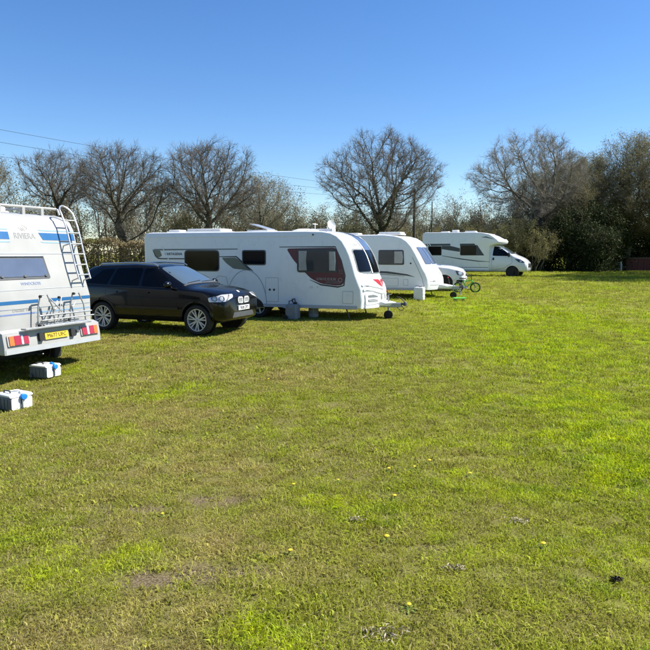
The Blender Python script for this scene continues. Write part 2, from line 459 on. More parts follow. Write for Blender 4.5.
def grass_material(name, kind):
    """kind: ground sheet, blade, straw"""
    m = bpy.data.materials.new(name); m.use_nodes = True
    nt = m.node_tree; L = nt.links; N = nt.nodes
    pb = N['Principled BSDF']; out = N['Material Output']
    geo = N.new('ShaderNodeNewGeometry')
    def noise(sc, det=5, rough=0.55, vec=None):
        n = N.new('ShaderNodeTexNoise'); n.inputs['Scale'].default_value = sc; n.inputs['Detail'].default_value = det; n.inputs['Roughness'].default_value = rough
        L.new(vec or geo.outputs['Position'], n.inputs['Vector'])
        return n.outputs['Fac']
    def rng_(v, a, b, c=0.0, d=1.0):
        r = N.new('ShaderNodeMapRange'); r.inputs['From Min'].default_value = a; r.inputs['From Max'].default_value = b
        r.inputs['To Min'].default_value = c; r.inputs['To Max'].default_value = d
        L.new(v, r.inputs['Value']); return r.outputs[0]
    def mix(f, a, b):
        x = N.new('ShaderNodeMix'); x.data_type = 'RGBA'
        if isinstance(f, float): x.inputs['Factor'].default_value = f
        else: L.new(f, x.inputs['Factor'])
        for s, v in (('A', a), ('B', b)):
            if isinstance(v, tuple): x.inputs[s].default_value = (*v, 1)
            else: L.new(v, x.inputs[s])
        return x.outputs['Result']
    flat = N.new('ShaderNodeMapping'); flat.inputs['Scale'].default_value = (1, 1, 0)
    L.new(geo.outputs['Position'], flat.inputs['Vector'])
    fv = flat.outputs[0]
    big = noise(0.10, 4, 0.5, fv); midn = noise(0.55, 5, 0.6, fv); fine = noise(3.2, 5, 0.6, fv)
    att = N.new('ShaderNodeAttribute'); att.attribute_name = 'lush'
    if kind != 'ground': att.attribute_type = 'INSTANCER'
    lu = att.outputs['Fac']
    DRY = (0.385, 0.320, 0.090); OLV = (0.29, 0.315, 0.034); GRN = (0.24, 0.34, 0.014); LIM = (0.49, 0.56, 0.012)
    c = mix(rng_(midn, 0.36, 0.64), DRY, OLV)
    c = mix(rng_(big, 0.40, 0.62, 0.0, 0.6), c, OLV)
    c = mix(rng_(fine, 0.45, 0.72, 0.0, 0.5), c, GRN)
    c2 = mix(rng_(fine, 0.35, 0.65), GRN, LIM)
    c = mix(lu, c, c2)
    if kind == 'ground':
        ba = N.new('ShaderNodeAttribute'); ba.attribute_name = 'bare'
        sp = noise(70.0, 6, 0.75, fv); sp2 = noise(130.0, 3, 0.6, fv)
        thatch = mix(rng_(sp2, 0.35, 0.65), (0.05, 0.042, 0.020), (0.22, 0.19, 0.10))
        soil = mix(rng_(sp, 0.40, 0.60), (0.035, 0.025, 0.016), (0.27, 0.21, 0.12))
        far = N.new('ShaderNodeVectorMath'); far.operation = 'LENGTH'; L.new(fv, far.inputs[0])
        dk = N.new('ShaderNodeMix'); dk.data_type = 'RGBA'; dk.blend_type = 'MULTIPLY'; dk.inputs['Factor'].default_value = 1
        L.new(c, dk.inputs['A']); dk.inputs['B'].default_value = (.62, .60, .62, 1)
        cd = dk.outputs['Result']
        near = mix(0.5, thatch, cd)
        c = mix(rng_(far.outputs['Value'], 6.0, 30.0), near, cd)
        c = mix(ba.outputs['Fac'], c, soil)
        hs = N.new('ShaderNodeBump'); hs.inputs['Strength'].default_value = 0.6; hs.inputs['Distance'].default_value = 0.04
        L.new(noise(26.0, 6, 0.7, fv), hs.inputs['Height']); L.new(hs.outputs[0], pb.inputs['Normal'])
        L.new(c, pb.inputs['Base Color']); pb.inputs['Roughness'].default_value = 0.95; pb.inputs['Specular IOR Level'].default_value = 0.1
    else:
        oi = N.new('ShaderNodeObjectInfo')
        if kind == 'straw':
            c = mix(rng_(fine, 0.3, 0.7), (0.50, 0.43, 0.20), (0.34, 0.275, 0.115))
        hv = N.new('ShaderNodeHueSaturation')
        L.new(c, hv.inputs['Color'])
        L.new(rng_(oi.outputs['Random'], 0, 1, 0.62, 1.42), hv.inputs['Value'])
        L.new(rng_(oi.outputs['Random'], 0, 1, 0.488, 0.508), hv.inputs['Hue'])
        c = hv.outputs[0]
        L.new(c, pb.inputs['Base Color']); pb.inputs['Roughness'].default_value = 0.6; pb.inputs['Specular IOR Level'].default_value = 0.08
        tl = N.new('ShaderNodeBsdfTranslucent'); L.new(c, tl.inputs['Color'])
        ms = N.new('ShaderNodeMixShader'); ms.inputs[0].default_value = 0.42
        L.new(pb.outputs[0], ms.inputs[1]); L.new(tl.outputs[0], ms.inputs[2]); L.new(ms.outputs[0], out.inputs['Surface'])
    return m

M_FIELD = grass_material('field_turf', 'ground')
M_BLADE = grass_material('grass_blade', 'blade')
M_STRAW = grass_material('dry_grass_blade', 'straw')

def make_field():
    ang = np.concatenate([np.linspace(-42, 42, 230), np.linspace(42, 318, 90)[1:-1]])
    th = np.radians(90 - ang)
    rad = np.concatenate([np.geomspace(0.6, 70, 250), np.geomspace(70, 6000, 24)[1:]])
    Rr, T = np.meshgrid(rad, th, indexing='ij')
    X = Rr * np.cos(T); Y = Rr * np.sin(T)
    Z = gz(X, Y) + 0.010 * (vnoise(X, Y, 0.35) - 0.5) * (Rr < 40) + 0.045 * (vnoise(X + 5, Y, 1.7) - 0.5) * (Rr < 60)
    B = bare(X, Y) * (Rr < 20)
    Z = Z - 0.012 * B
    LU = lush(X, Y)
    nr, na = Rr.shape
    v = np.stack([X.ravel(), Y.ravel(), Z.ravel()], 1)
    v = np.vstack([v, [[0, 0, float(gz(0.0, 0.0))]]])
    i = np.arange(nr - 1)[:, None]; j = np.arange(na)[None, :]
    a = i * na + j; b = i * na + (j + 1) % na
    q = np.stack([a, a + na, b + na, b], -1).reshape(-1, 4)
    jj = np.arange(na)
    t = np.stack([jj, (jj + 1) % na, np.full(na, nr * na)], 1)
    q = q[:, ::-1]; t = t[:, ::-1]
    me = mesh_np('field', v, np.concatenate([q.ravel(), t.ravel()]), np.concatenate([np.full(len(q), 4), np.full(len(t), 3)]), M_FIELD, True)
    if me.polygons[0].normal.z < 0: me.flip_normals()
    for nm, arr in (('bare', B), ('lush', LU)):
        at = me.attributes.new(nm, 'FLOAT', 'POINT')
        at.data.foreach_set('value', np.append(arr.ravel(), 0).astype(np.float32))
    o = link(bpy.data.objects.new('field', me))
    tag(o, 'mown grass camping field with dry olive and bright green patches', 'field', kind='structure')
    return BVHTree.FromPolygons([tuple(p) for p in v[:nr * na]], [tuple(f) for f in q[: 249 * na]])
FIELD_BVH = make_field()

def ground_z(x, y):
    h = FIELD_BVH.ray_cast(Vector((x, y, 30)), Vector((0, 0, -1)))
    return h[0].z if h[0] else float(gz(x, y))

def tuft_mesh(nb, spread, hmin, hmax, wid, lean, straw_frac, seed):
    r = np.random.default_rng(seed)
    V = []; F = []; MI = []
    for k in range(nb):
        a = r.random() * 2 * math.pi; d = spread * math.sqrt(r.random())
        bx, by = d * math.cos(a), d * math.sin(a)
        h = hmin + (hmax - hmin) * r.random() ** 1.4
        la = r.random() * 2 * math.pi; ln = h * lean * (0.3 + r.random())
        w = wid * (0.6 + 0.8 * r.random())
        wa = r.random() * math.pi
        wx, wy = math.cos(wa) * w / 2, math.sin(wa) * w / 2
        mx, my = bx + math.cos(la) * ln * 0.35, by + math.sin(la) * ln * 0.35
        tx, ty = bx + math.cos(la) * ln, by + math.sin(la) * ln
        b = len(V)
        V += [(bx - wx, by - wy, -0.01), (bx + wx, by + wy, -0.01), (mx + wx * .8, my + wy * .8, h * .6), (mx - wx * .8, my - wy * .8, h * .6), (tx, ty, h * (1 - 0.25 * lean))]
        F += [(b, b + 1, b + 2, b + 3), (b + 3, b + 2, b + 4)]
        s = int(r.random() < straw_frac); MI += [s, s]
    return V, F, MI

def make_grass():
    var = []
    var += [tuft_mesh(32, .055, .012, .030, .0036, 1.35, .09, s) for s in (1, 2)]          # short turf
    var += [tuft_mesh(30, .060, .010, .027, .0034, 1.7, .34, s) for s in (3, 4)]         # dry turf
    var += [tuft_mesh(38, .055, .016, .045, .0042, 1.15, .05, s) for s in (5, 6)]         # lush clump
    var += [tuft_mesh(10, .030, .012, .030, .014, 1.5, .05, 7)]                          # broad weed leaves
    var += [tuft_mesh(16, .045, .012, .026, .013, .9, .0, 8)]                            # clover-like leaves
    # points by distance band
    P = []; S = []; V = []
    for r0, r1, dens, sc, half in ((2.3, 5.5, 720, 1.0, 46), (5.5, 10, 380, 1.25, 44), (10, 20, 130, 1.8, 42), (20, 36, 34, 2.6, 40), (36, 62, 11, 3.6, 40)):
        hr = R(half)
        area = hr * (r1 * r1 - r0 * r0)
        n = int(area * dens)
        rad = np.sqrt(rng.random(n) * (r1 * r1 - r0 * r0) + r0 * r0)
        a = (rng.random(n) * 2 - 1) * hr
        x = rad * np.sin(a); y = rad * np.cos(a)
        keep = rng.random(n) > bare(x, y) * (0.68 + 0.5 * vnoise(x + 8, y, 0.06))
        keep &= rng.random(n) < (0.62 + 0.5 * vnoise(x + 2, y, 0.13))
        x, y = x[keep], y[keep]
        lu = lush(x, y); u = rng.random(len(x))
        dryp = sstep(0.35, 0.7, vnoise(x + 11, y + 3, 0.8) * .6 + vnoise(x, y, 0.25) * .4)
        k = np.where(u < 0.035, 6, np.where((u < 0.30) & (vnoise(x + 21, y + 9, 0.3) > 0.72), 7, np.where(rng.random(len(x)) < lu * 0.75, 4 + (u * 97).astype(int) % 2, np.where(rng.random(len(x)) < 0.25 + 0.5 * dryp * (1 - lu), 2 + (u * 89).astype(int) % 2, (u * 83).astype(int) % 2))))
        z = gz(x, y) + 0.010 * (vnoise(x, y, 0.35) - 0.5) * (np.hypot(x, y) < 40) + 0.045 * (vnoise(x + 5, y, 1.7) - 0.5) - 0.012 * bare(x, y)
        if r1 <= 20:
            dn = Vector((0, 0, -1)); rc = FIELD_BVH.ray_cast
            for q in range(len(x)):
                h = rc(Vector((x[q], y[q], 5.0)), dn)[0]
                if h is not None: z[q] = h.z
        P.append(np.stack([x, y, z], 1)); V.append(k)
        S.append(sc * (0.65 + 0.7 * rng.random(len(x))) * (1 + 0.25 * (vnoise(x + 40, y, 0.6) - .5)))
    P = np.vstack(P); S = np.concatenate(S); V = np.concatenate(V)
    LU = lush(P[:, 0], P[:, 1])
    npt = len(P)
    verts = [P]; faces = []; lt = []; mi = []; va = [V]; base = npt
    for i, (tv, tf, tm) in enumerate(var):
        verts.append(np.array(tv)); va.append(np.full(len(tv), 100 + i))
        for f in tf:
            faces += [q + base for q in f]; lt.append(len(f))
        mi += tm; base += len(tv)
    me = mesh_np('grass', np.vstack(verts), faces, lt, [M_BLADE, M_STRAW], False, mi)
    tot = base
    def attr(nm, arr, ty, key='value'):
        at = me.attributes.new(nm, ty, 'POINT'); full = np.zeros(tot, dtype=np.float32 if ty == 'FLOAT' else np.int32); full[:len(arr)] = arr
        at.data.foreach_set(key, full)
    attr('variant', np.concatenate(va), 'INT'); attr('tuft_scale', S, 'FLOAT'); attr('lush', LU, 'FLOAT'); attr('spin', rng.random(npt) * 6.28, 'FLOAT')
    o = link(bpy.data.objects.new('grass', me))
    tag(o, 'short patchy grass covering the field', 'grass', kind='stuff')
    ng = bpy.data.node_groups.new('grass_scatter', 'GeometryNodeTree')
    ng.interface.new_socket('Geometry', in_out='INPUT', socket_type='NodeSocketGeometry')
    ng.interface.new_socket('Geometry', in_out='OUTPUT', socket_type='NodeSocketGeometry')
    N = ng.nodes; L = ng.links
    gi = N.new('NodeGroupInput'); go = N.new('NodeGroupOutput')
    def named(nm, ty):
        n = N.new('GeometryNodeInputNamedAttribute'); n.data_type = ty; n.inputs['Name'].default_value = nm
        return n.outputs['Attribute']
    def cmp_eq(val):
        c = N.new('FunctionNodeCompare'); c.data_type = 'INT'; c.operation = 'EQUAL'
        L.new(named('variant', 'INT'), c.inputs[2]); c.inputs[3].default_value = val
        return c.outputs['Result']
    gti = N.new('GeometryNodeGeometryToInstance')
    for i in reversed(range(len(var))):
        s = N.new('GeometryNodeSeparateGeometry'); s.domain = 'POINT'
        L.new(gi.outputs[0], s.inputs['Geometry']); L.new(cmp_eq(100 + i), s.inputs['Selection'])
        L.new(s.outputs['Selection'], gti.inputs[0])
    lt_ = N.new('FunctionNodeCompare'); lt_.data_type = 'INT'; lt_.operation = 'LESS_THAN'
    L.new(named('variant', 'INT'), lt_.inputs[2]); lt_.inputs[3].default_value = 100
    sp = N.new('GeometryNodeSeparateGeometry'); sp.domain = 'POINT'
    L.new(gi.outputs[0], sp.inputs['Geometry']); L.new(lt_.outputs['Result'], sp.inputs['Selection'])
    mp = N.new('GeometryNodeMeshToPoints'); L.new(sp.outputs['Selection'], mp.inputs['Mesh'])
    ip = N.new('GeometryNodeInstanceOnPoints')
    L.new(mp.outputs[0], ip.inputs['Points']); L.new(gti.outputs[0], ip.inputs['Instance'])
    ip.inputs['Pick Instance'].default_value = True
    L.new(named('variant', 'INT'), ip.inputs['Instance Index'])
    cb = N.new('ShaderNodeCombineXYZ'); L.new(named('spin', 'FLOAT'), cb.inputs['Z'])
    L.new(cb.outputs[0], ip.inputs['Rotation'])
    L.new(named('tuft_scale', 'FLOAT'), ip.inputs['Scale'])
    L.new(ip.outputs[0], go.inputs[0])
    md = o.modifiers.new('scatter', 'NODES'); md.node_group = ng
make_grass()
# ------------------------------------------------------------ vehicle building blocks
def pnormals(prof):
    """outward normals of a closed counter-clockwise (x,z) loop"""
    n = len(prof); out = []
    for i in range(n):
        a = Vector(prof[i - 1]); b = Vector(prof[(i + 1) % n])
        d = (b - a).normalized(); out.append(Vector((d.y, -d.x)))
    return out

def profile_body(mb, prof, hw, r=0.05, nseg=3, bulge=None, mid=9):
    nr = pnormals(prof); n = len(prof)
    sl = []
    for k in range(nseg + 1):
        t = R(90 * k / nseg); sl.append((-hw + r * (1 - math.sin(t)), r * (1 - math.cos(R(90) - t)) if False else r * (1 - math.sin(t))))
    # quarter circle: y from -hw (inset r) to -hw+r (inset 0)
    sl = [(-hw + r * (1 - math.cos(R(90 * k / nseg))), r * (1 - math.sin(R(90 * k / nseg)))) for k in range(nseg + 1)]
    ys = [(-hw + r) + (2 * hw - 2 * r) * k / (mid + 1) for k in range(1, mid + 1)]
    full = sl + [(y, 0) for y in ys] + [(-y, i) for y, i in sl[::-1]]
    vs = []
    for y, ins in full:
        for (x, z), m in zip(prof, nr):
            dx = bulge(x, z, y) if bulge else 0
            vs.append((x - m.x * ins + dx, y, z - m.y * ins))
    fs = []
    for i in range(len(full) - 1):
        for k in range(n):
            fs.append((i * n + k, i * n + (k + 1) % n, (i + 1) * n + (k + 1) % n, (i + 1) * n + k))
    mb.add(vs, fs)
    b = len(mb.v) - len(vs)
    mb.f.append(tuple(b + k for k in range(n))[::-1]); mb.f.append(tuple(b + (len(full) - 1) * n + k for k in range(n)))
    return mb

def side_map(hw, sgn=-1):
    return lambda u, v: (Vector((u, sgn * hw, v)), Vector((0, sgn, 0)))

def arc_map(line, bulge=None, flip=1):
    """line = (x,z) polyline followed from bottom to top; u = y across, v = length along the line"""
    P = [Vector(p) for p in line]; S = [0.0]
    for a, b in zip(P, P[1:]): S.append(S[-1] + (b - a).length)
    def f(u, v):
        v = min(max(v, 0), S[-1] - 1e-6)
        i = max(k for k in range(len(P) - 1) if S[k] <= v)
        t = (v - S[i]) / (S[i + 1] - S[i]); p = P[i].lerp(P[i + 1], t)
        d = (P[i + 1] - P[i]).normalized(); nrm = Vector((d.y, -d.x)) * flip
        y = u
        dx = bulge(p.x, p.y, y) if bulge else 0
        e = 0.01
        sl = ((bulge(p.x, p.y, y + e) - bulge(p.x, p.y, y - e)) / (2 * e)) if bulge else 0
        n3 = Vector((nrm.x, -sl * nrm.x, nrm.y)).normalized()
        return Vector((p.x + dx, y, p.y)), n3
    f.length = S[-1]
    def at_z(z):
        for i in range(len(P) - 1):
            if P[i].y <= z <= P[i + 1].y: return S[i] + (S[i + 1] - S[i]) * (z - P[i].y) / (P[i + 1].y - P[i].y)
        return S[-1]
    f.at_z = at_z
    return f

def bvh_map(bvh, o, U, Vv, d):
    o, U, Vv, d = Vector(o), Vector(U), Vector(Vv), Vector(d).normalized()
    def f(u, v):
        s = o + U * u + Vv * v
        h = bvh.ray_cast(s, d)
        if h[0] is None:
            h = bvh.find_nearest(s + d * (-(s - o).dot(d)))
        n = h[1]
        if n.dot(d) > 0: n = -n
        return h[0], n
    return f

def chaikin(pts, it):
    for _ in range(it):
        out = [pts[0]]
        for a, b in zip(pts, pts[1:]):
            out.append(a * 0.75 + b * 0.25); out.append(a * 0.25 + b * 0.75)
        out.append(pts[-1]); pts = out
    return pts

def loft(st, nst=90):
    """st rows: x, zb, wbm, w, zm, wbelt, zbelt, wroof, zr, zt -> closed mesh (verts, faces)"""
    st = np.array(sorted(st), float)
    xs = np.linspace(st[0, 0], st[-1, 0], nst)
    xs = np.unique(np.concatenate([xs, st[:2, 0], st[-3:, 0]]))
    cols = [np.interp(xs, st[:, 0], st[:, k]) for k in range(1, 10)]
    ker = np.array([1, 2, 3, 2, 1.0]); ker /= ker.sum()
    sm = []
    for c in cols:
        p = np.pad(c, 2, mode='edge'); q = np.convolve(p, ker, 'valid'); q[:3] = c[:3]; q[-3:] = c[-3:]; sm.append(q)
    zb, wbm, w, zm, wb, zbl, wr, zr, zt = sm
    rings = []
    for i, x in enumerate(xs):
        half = [np.array(p) for p in ((0, zb[i]), (wbm[i] * .7, zb[i]), (wbm[i], zb[i] + .02), (w[i], zb[i] + .45 * (zm[i] - zb[i])), (w[i], zm[i]),
                (w[i] * .3 + wb[i] * .7, zbl[i] - .04), (wb[i], zbl[i]), (wb[i] * .5 + wr[i] * .5 + .015, zbl[i] * .5 + zr[i] * .5), (wr[i], zr[i]), (wr[i] * .75, zr[i] * .3 + zt[i] * .7), (0, zt[i]))]
        h = chaikin(half, 2)
        ring = [(x, p[0], p[1]) for p in h] + [(x, -p[0], p[1]) for p in h[-2:0:-1]]
        rings.append(ring)
    n = len(rings[0]); vs = [p for r in rings for p in r]; fs = []
    for i in range(len(rings) - 1):
        for k in range(n): fs.append((i * n + k, i * n + (k + 1) % n, (i + 1) * n + (k + 1) % n, (i + 1) * n + k))
    fs.append(tuple(range(n))); fs.append(tuple((len(rings) - 1) * n + k for k in range(n))[::-1])
    return vs, fs

def cut_arches(o, arches, hw):
    """cut wheel arches out of a body and bake the result"""
    bmk = MB()
    for (x, z, r) in arches:
        for s in (-1, 1):
            pr = arcpts(x, z, r, 0, 180, 18) + [(x - r, 0.0), (x + r, 0.0)]
            bmk.prism(pr, lambda u, v, w: (u, w, v), s * (hw - 0.30), s * (hw + 0.3))
    c = bmk.build('arch_cutter', BLACK)
    c.parent = o.parent
    md = o.modifiers.new('cut', 'BOOLEAN'); md.object = c; md.operation = 'DIFFERENCE'; md.solver = 'EXACT'
    bpy.context.view_layer.update()
    dg = bpy.context.evaluated_depsgraph_get()
    me = bpy.data.meshes.new_from_object(o.evaluated_get(dg))
    o.modifiers.remove(md); old = o.data; nm = o.name; o.data = me; me.name = nm
    bpy.data.meshes.remove(old)
    cm = c.data; bpy.data.objects.remove(c); bpy.data.meshes.remove(cm)
    me.polygons.foreach_set('use_smooth', np.ones(len(me.polygons), dtype=bool))
    me.set_sharp_from_angle(angle=R(38))

def bvh_of(o):
    me = o.data
    return BVHTree.FromPolygons([v.co.copy() for v in me.vertices], [tuple(p.vertices) for p in me.polygons])

def wheel(parent, x, y, z, Rt, Rr, wd, sgn, spokes=7, rimmat=None, double=True, phase=0.0):
    """sgn: outer face towards +y or -y"""
    rimmat = rimmat or ALLOY
    hub = MB(); hub.lathe([(0.0, 0.0), (Rr * .62, 0.0), (Rr * .62, sgn * -0.02), (0.0, sgn * -0.02)], (0, sgn * wd * .12, 0), 'y', 20)
    w = hub.build('wheel', UNDER, parent, 40, loc=(x, y, z))
    t = MB(); h = wd / 2
    t.lathe([(Rr, -h * .82), (Rr + .02, -h), (Rt - .035, -h), (Rt - .008, -h * .82), (Rt, -h * .4), (Rt, h * .4), (Rt - .008, h * .82), (Rt - .035, h), (Rr + .02, h), (Rr, h * .82)], (0, 0, 0), 'y', 36, closed=True)
    t.build('tyre', TYRE, w, 35)
    rm = MB()
    o = sgn * h
    rm.lathe([(Rr * 1.0, -h * .8), (Rr * 1.01, h * .8), (Rr * .93, h * .8), (Rr * .92, -h * .8)], (0, 0, 0), 'y', 36, closed=True)
    rm.lathe([(0, o * .62), (Rr * .20, o * .60), (Rr * .23, o * .4), (0, o * .4)], (0, 0, 0), 'y', 20)
    for k in range(spokes):
        a = 2 * math.pi * k / spokes + phase
        for d in ((-.11, .11) if double else (0,)):
            a1 = a + d * .45; a2 = a + d * 1.5
            wi = Rr * (.058 if double else .13)
            p0 = Vector((math.cos(a1), 0, math.sin(a1))) * Rr * .17 + Vector((0, o * .56, 0))
            p1 = Vector((math.cos(a2), 0, math.sin(a2))) * Rr * .95 + Vector((0, o * .70, 0))
            dr = (p1 - p0).normalized(); sd = dr.cross(Vector((0, 1, 0))).normalized()
            q = [p0 - sd * wi, p0 + sd * wi, p1 + sd * wi * .9, p1 - sd * wi * .9]
            dn = Vector((0, -sgn * 0.025, 0))
            rm.add(q + [p + dn for p in q], [(0, 1, 2, 3), (4, 5, 6, 7), (0, 1, 5, 4), (1, 2, 6, 5), (2, 3, 7, 6), (3, 0, 4, 7)])
    rm.build('rim', rimmat, w, 35)
    cp = MB(); cp.lathe([(0, o * .70), (Rr * .11, o * .68), (Rr * .12, o * .55)], (0, 0, 0), 'y', 16)
    cp.build('hub_cap', SILVERP, w, 35)
    return w

def hab_window(parent, mapf, poly, r=0.06, glass=None, frame=0.035, curtains=None, off=0.008, grid=None, name='window'):
    """acrylic caravan window: rubber frame with a pane proud of it"""
    outer = rpoly(poly, r)
    cx = sum(p[0] for p in poly) / len(poly); cy = sum(p[1] for p in poly) / len(poly)
    us = [p[0] for p in poly]; vs = [p[1] for p in poly]
    fx = 1 - 2 * frame / (max(us) - min(us)); fy = 1 - 2 * frame / (max(vs) - min(vs))
    ins = lambda p: (cx + (p[0] - cx) * fx, cy + (p[1] - cy) * fy)
    w = MB().patch(outer, mapf, off, off + 0.012, grid).build(name, DGREYP, parent, 30)
    pane = rpoly([ins(p) for p in poly], r * .8)
    if curtains:
        for (a, b, lo, hi) in curtains:
            c = MB(); n = 16; V = []; F = []
            for i in range(n + 1):
                u = a + (b - a) * i / n
                for v in (lo, (lo + hi) / 2, hi):
                    sag = 0.10 * (b - a) * (1 if v == (lo + hi) / 2 else 0) * (1 if a < cx else -1) * -1
                    p, nn = mapf(u + sag * i / n, v)
                    V.append(Vector(p) + Vector(nn) * (off + 0.010 + 0.006 * math.sin(i * 2.3)))
            for i in range(n):
                for k in range(2): F.append((i * 3 + k, i * 3 + k + 1, (i + 1) * 3 + k + 1, (i + 1) * 3 + k))
            c.add(V, F).build('curtain', CURTAIN, w, 60, recalc=False)
        MB().patch(pane, mapf, off + 0.030, 0.008, grid).build('pane', PANE, w, 30)
    else:
        MB().patch(pane, mapf, off + 0.008, 0.010, grid).build('pane', glass or GLASS, w, 30)
    return w

def steady(parent, x, y, z0, zg, name='corner_steady', splay=0.12):
    MB().tube([(x, y, z0), (x + splay, y, zg + 0.02)], 0.02, 6).box((x + splay, y, zg + .012), (.12, .09, .024)).build(name, DGREYP, parent, 30)

def rooflight(parent, x, y, z, w=.4, d=.4, h=.06, tilt=0.0, m=None):
    b = MB().box((x, y, z + .02), (w + .08, d + .08, .05)).build('rooflight', PLASTIC_W, parent, bevel=.012)
    rot = Matrix.Rotation(tilt, 3, 'Y')
    L = MB().box(Vector((x, y, z + .045 + h / 2)) + rot @ Vector((0, 0, 0)) + Vector((0, 0, abs(math.sin(tilt)) * w / 2)), (w, d, h), rot).build('dome', m or PLASTIC_W, b, 40, bevel=.02)
    return b
# ------------------------------------------------------------ coachbuilt motorhome, rear towards the field
def left_motorhome():
    loc = (-5.02, 11.75); rz = math.atan2(.39, -.92)
    g = float(gz(*loc)) - 0.085
    t = thing('motorhome', 'older white motorhome with blue stripes, roof rails and rear ladder at left edge', 'motorhome', (loc[0], loc[1], g), rz)
    HW = 1.1
    rear = [(0.0, .62), (0.0, 1.45), (.16, 1.95), (.245, 2.27), (.30, 2.50), (.36, 2.72), (.44, 2.86), (.58, 2.95), (.8, 3.0)]
    prof = rear[::-1] + [(0.02, .56), (3.9, .52), (3.95, 1.9), (4.6, 2.05), (5.0, 2.25), (5.05, 2.5), (4.8, 2.8), (4.3, 2.97), (3.6, 3.02)]
    prof = [(x, z) for x, z in prof]
    # outer loop must run counter clockwise in (x,z)
    def area(p): return sum(p[i - 1][0] * p[i][1] - p[i][0] * p[i - 1][1] for i in range(len(p)))
    if area(prof) < 0: prof = prof[::-1]
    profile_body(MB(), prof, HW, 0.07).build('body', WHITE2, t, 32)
    rm = arc_map(rear, None, -1)
    f = lambda u, v: rm(-u, v)          # u runs to the right as seen from behind
    Z = rm.at_z
    # seams and mouldings across the rear
    for z, h, m in ((2.245, .022, SEAM), (1.62, .008, SEAM), (1.30, .006, SEAM)):
        MB().patch([(-1.02, Z(z)), (1.02, Z(z)), (1.02, Z(z) + h), (-1.02, Z(z) + h)], f, .006, .012, .3).build('moulding', m, t)
    # upper stripes: blue band with fine lines above and below, broken by the name
    def band(u0, u1, z0, z1, m, name, sl0=0, sl1=0):
        MB().patch([(u0 + sl0, Z(z0)), (u1 + sl1, Z(z0)), (u1, Z(z1)), (u0, Z(z1))], f, .0035, .008, .12).build(name, m, t)
    for (u0, u1, s0, s1) in ((-1.03, -.50, 0, .0), (.17, 1.03, .07, 0)):
        band(u0, u1, 2.50, 2.63, BLUE, 'blue_stripe', s0, s1)
        band(u0, u1, 2.665, 2.685, PBLUE, 'fine_stripe', s0, s1)
        band(u0, u1, 2.445, 2.465, PBLUE, 'fine_stripe', s0, s1)
    text_part('name_lettering', 'RIVIERA', .15, f, -.16, Z(2.52), GREYTXT, t, .004, xs=.9)
    ap = MB(); ap.patch(strip(arcpts(-.16, Z(2.66), .10, 20, 160, 10), .012), f, .004, .006, .1)
    for k in range(5):
        a = R(35 + 27 * k); ap.patch(strip([(-.16 + .03 * math.cos(a), Z(2.64) + .03 * math.sin(a)), (-.16 + .09 * math.cos(a), Z(2.64) + .09 * math.sin(a))], .008), f, .0035, .006)
    ap.build('sunburst_emblem', GREYTXT, t)
    # lower stripes
    for (u0, u1) in ((-1.03, -.22), (.02, 1.05)):
        band(u0, u1, 1.385, 1.445, BLUE, 'blue_stripe')
    for z0, z1 in ((1.295, 1.307), (1.20, 1.225)):
        band(-1.03, -.85 if z0 > 1.29 else -.3, z0, z1, NAVY, 'fine_stripe'); band(-.28, 1.05, z0, z1, PBLUE, 'fine_stripe')
    band(-.28, 1.05, 1.13, 1.142, PBLUE, 'fine_stripe')
    tag(text_part('model_lettering', 'Ducato 18', .085, f, -.60, Z(1.255), GREYTXT, t, .004), kind='stuff')
    text_part('maker_lettering', 'WINDCROSS', .075, f, -.28, Z(1.70), NAVY, t, .004)
    # rear window
    w = hab_window(t, f, [(-.98, Z(1.80)), (.20, Z(1.80)), (.155, Z(2.205)), (-.98, Z(2.205))], .04, GLASSG, .045, grid=.15)
    MB().patch([(-.96, Z(2.195)), (.15, Z(2.195)), (.15, Z(2.222)), (-.96, Z(2.222))], f, .03, .03, .3).build('hinge_rail', ALU, w)
    for u in (-.85, -.37, .10):
        MB().patch(rrect(u - .03, Z(1.835), u + .03, Z(1.87), .012), f, .03, .03).build('catch', DGREYP, w)
    # bumper with lamps
    bp = MB()
    pr = [(-.17, .56), (-.17, .70), (-.13, .92), (-.02, .96), (.25, .96), (.25, .56)]
    profile_body(bp, pr[::-1] if area(pr) < 0 else pr, 1.13, 0.03, 2, mid=1)
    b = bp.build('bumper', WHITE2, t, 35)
    bm_ = lambda u, v: (Vector((-.17 + max(0, v - .70) * .18, -u, v)), Vector((-1, 0, .08)))
    MB().patch([(-1.1, .565), (1.1, .565), (1.1, .645), (-1.1, .645)], bm_, .006, .02).build('lower_valance', SILVERP, b)
    MB().box((-.20, -.02, .965), (.12, 1.55, .03)).build('tread_plate', GALV, b, bevel=.005)
    for s in (-1, 1):
        c = s * .83
        hs = MB().patch(rrect(c - .23, .70, c + .23, .885, .02), bm_, .02, .03).build('lamp_housing', WHITE2, t)
        order = ((-.20, -.10, ORANGEL), (-.10, .04, REDL), (.04, .09, CLEARL), (.09, .20, REDL)) if s < 0 else ((-.20, -.08, REDL), (-.08, -.02, CLEARL), (-.02, .10, REDL), (.10, .20, ORANGEL))
        for a, bb, m in order:
            MB().patch([(c + a, .715), (c + bb - .006, .715), (c + bb - .006, .87), (c + a, .87)], bm_, .035, .03).build('lens', m, hs)
    pl = MB().patch(rrect(-.27, .735, .27, .855, .008), bm_, .03, .035).build('number_plate', PLATEY, t)
    text_part('plate_characters', 'M677 UFC', .10, bm_, 0, .76, INK, pl, .034)
    for s in (-.36, .38):
        MB().patch(rrect(s - .05, .72, s + .05, .86, .02), bm_, .05, .06).build('plate_lamp', BLACK, t, 30, bevel=.008)
    MB().patch(arcpts(.50, .80, .028, 0, 330, 11), bm_, .05, .06).build('tow_socket', DGREYP, t)
    # rear ladder on the right
    la = MB(); lc = -.86; pts = {}
    st = .17
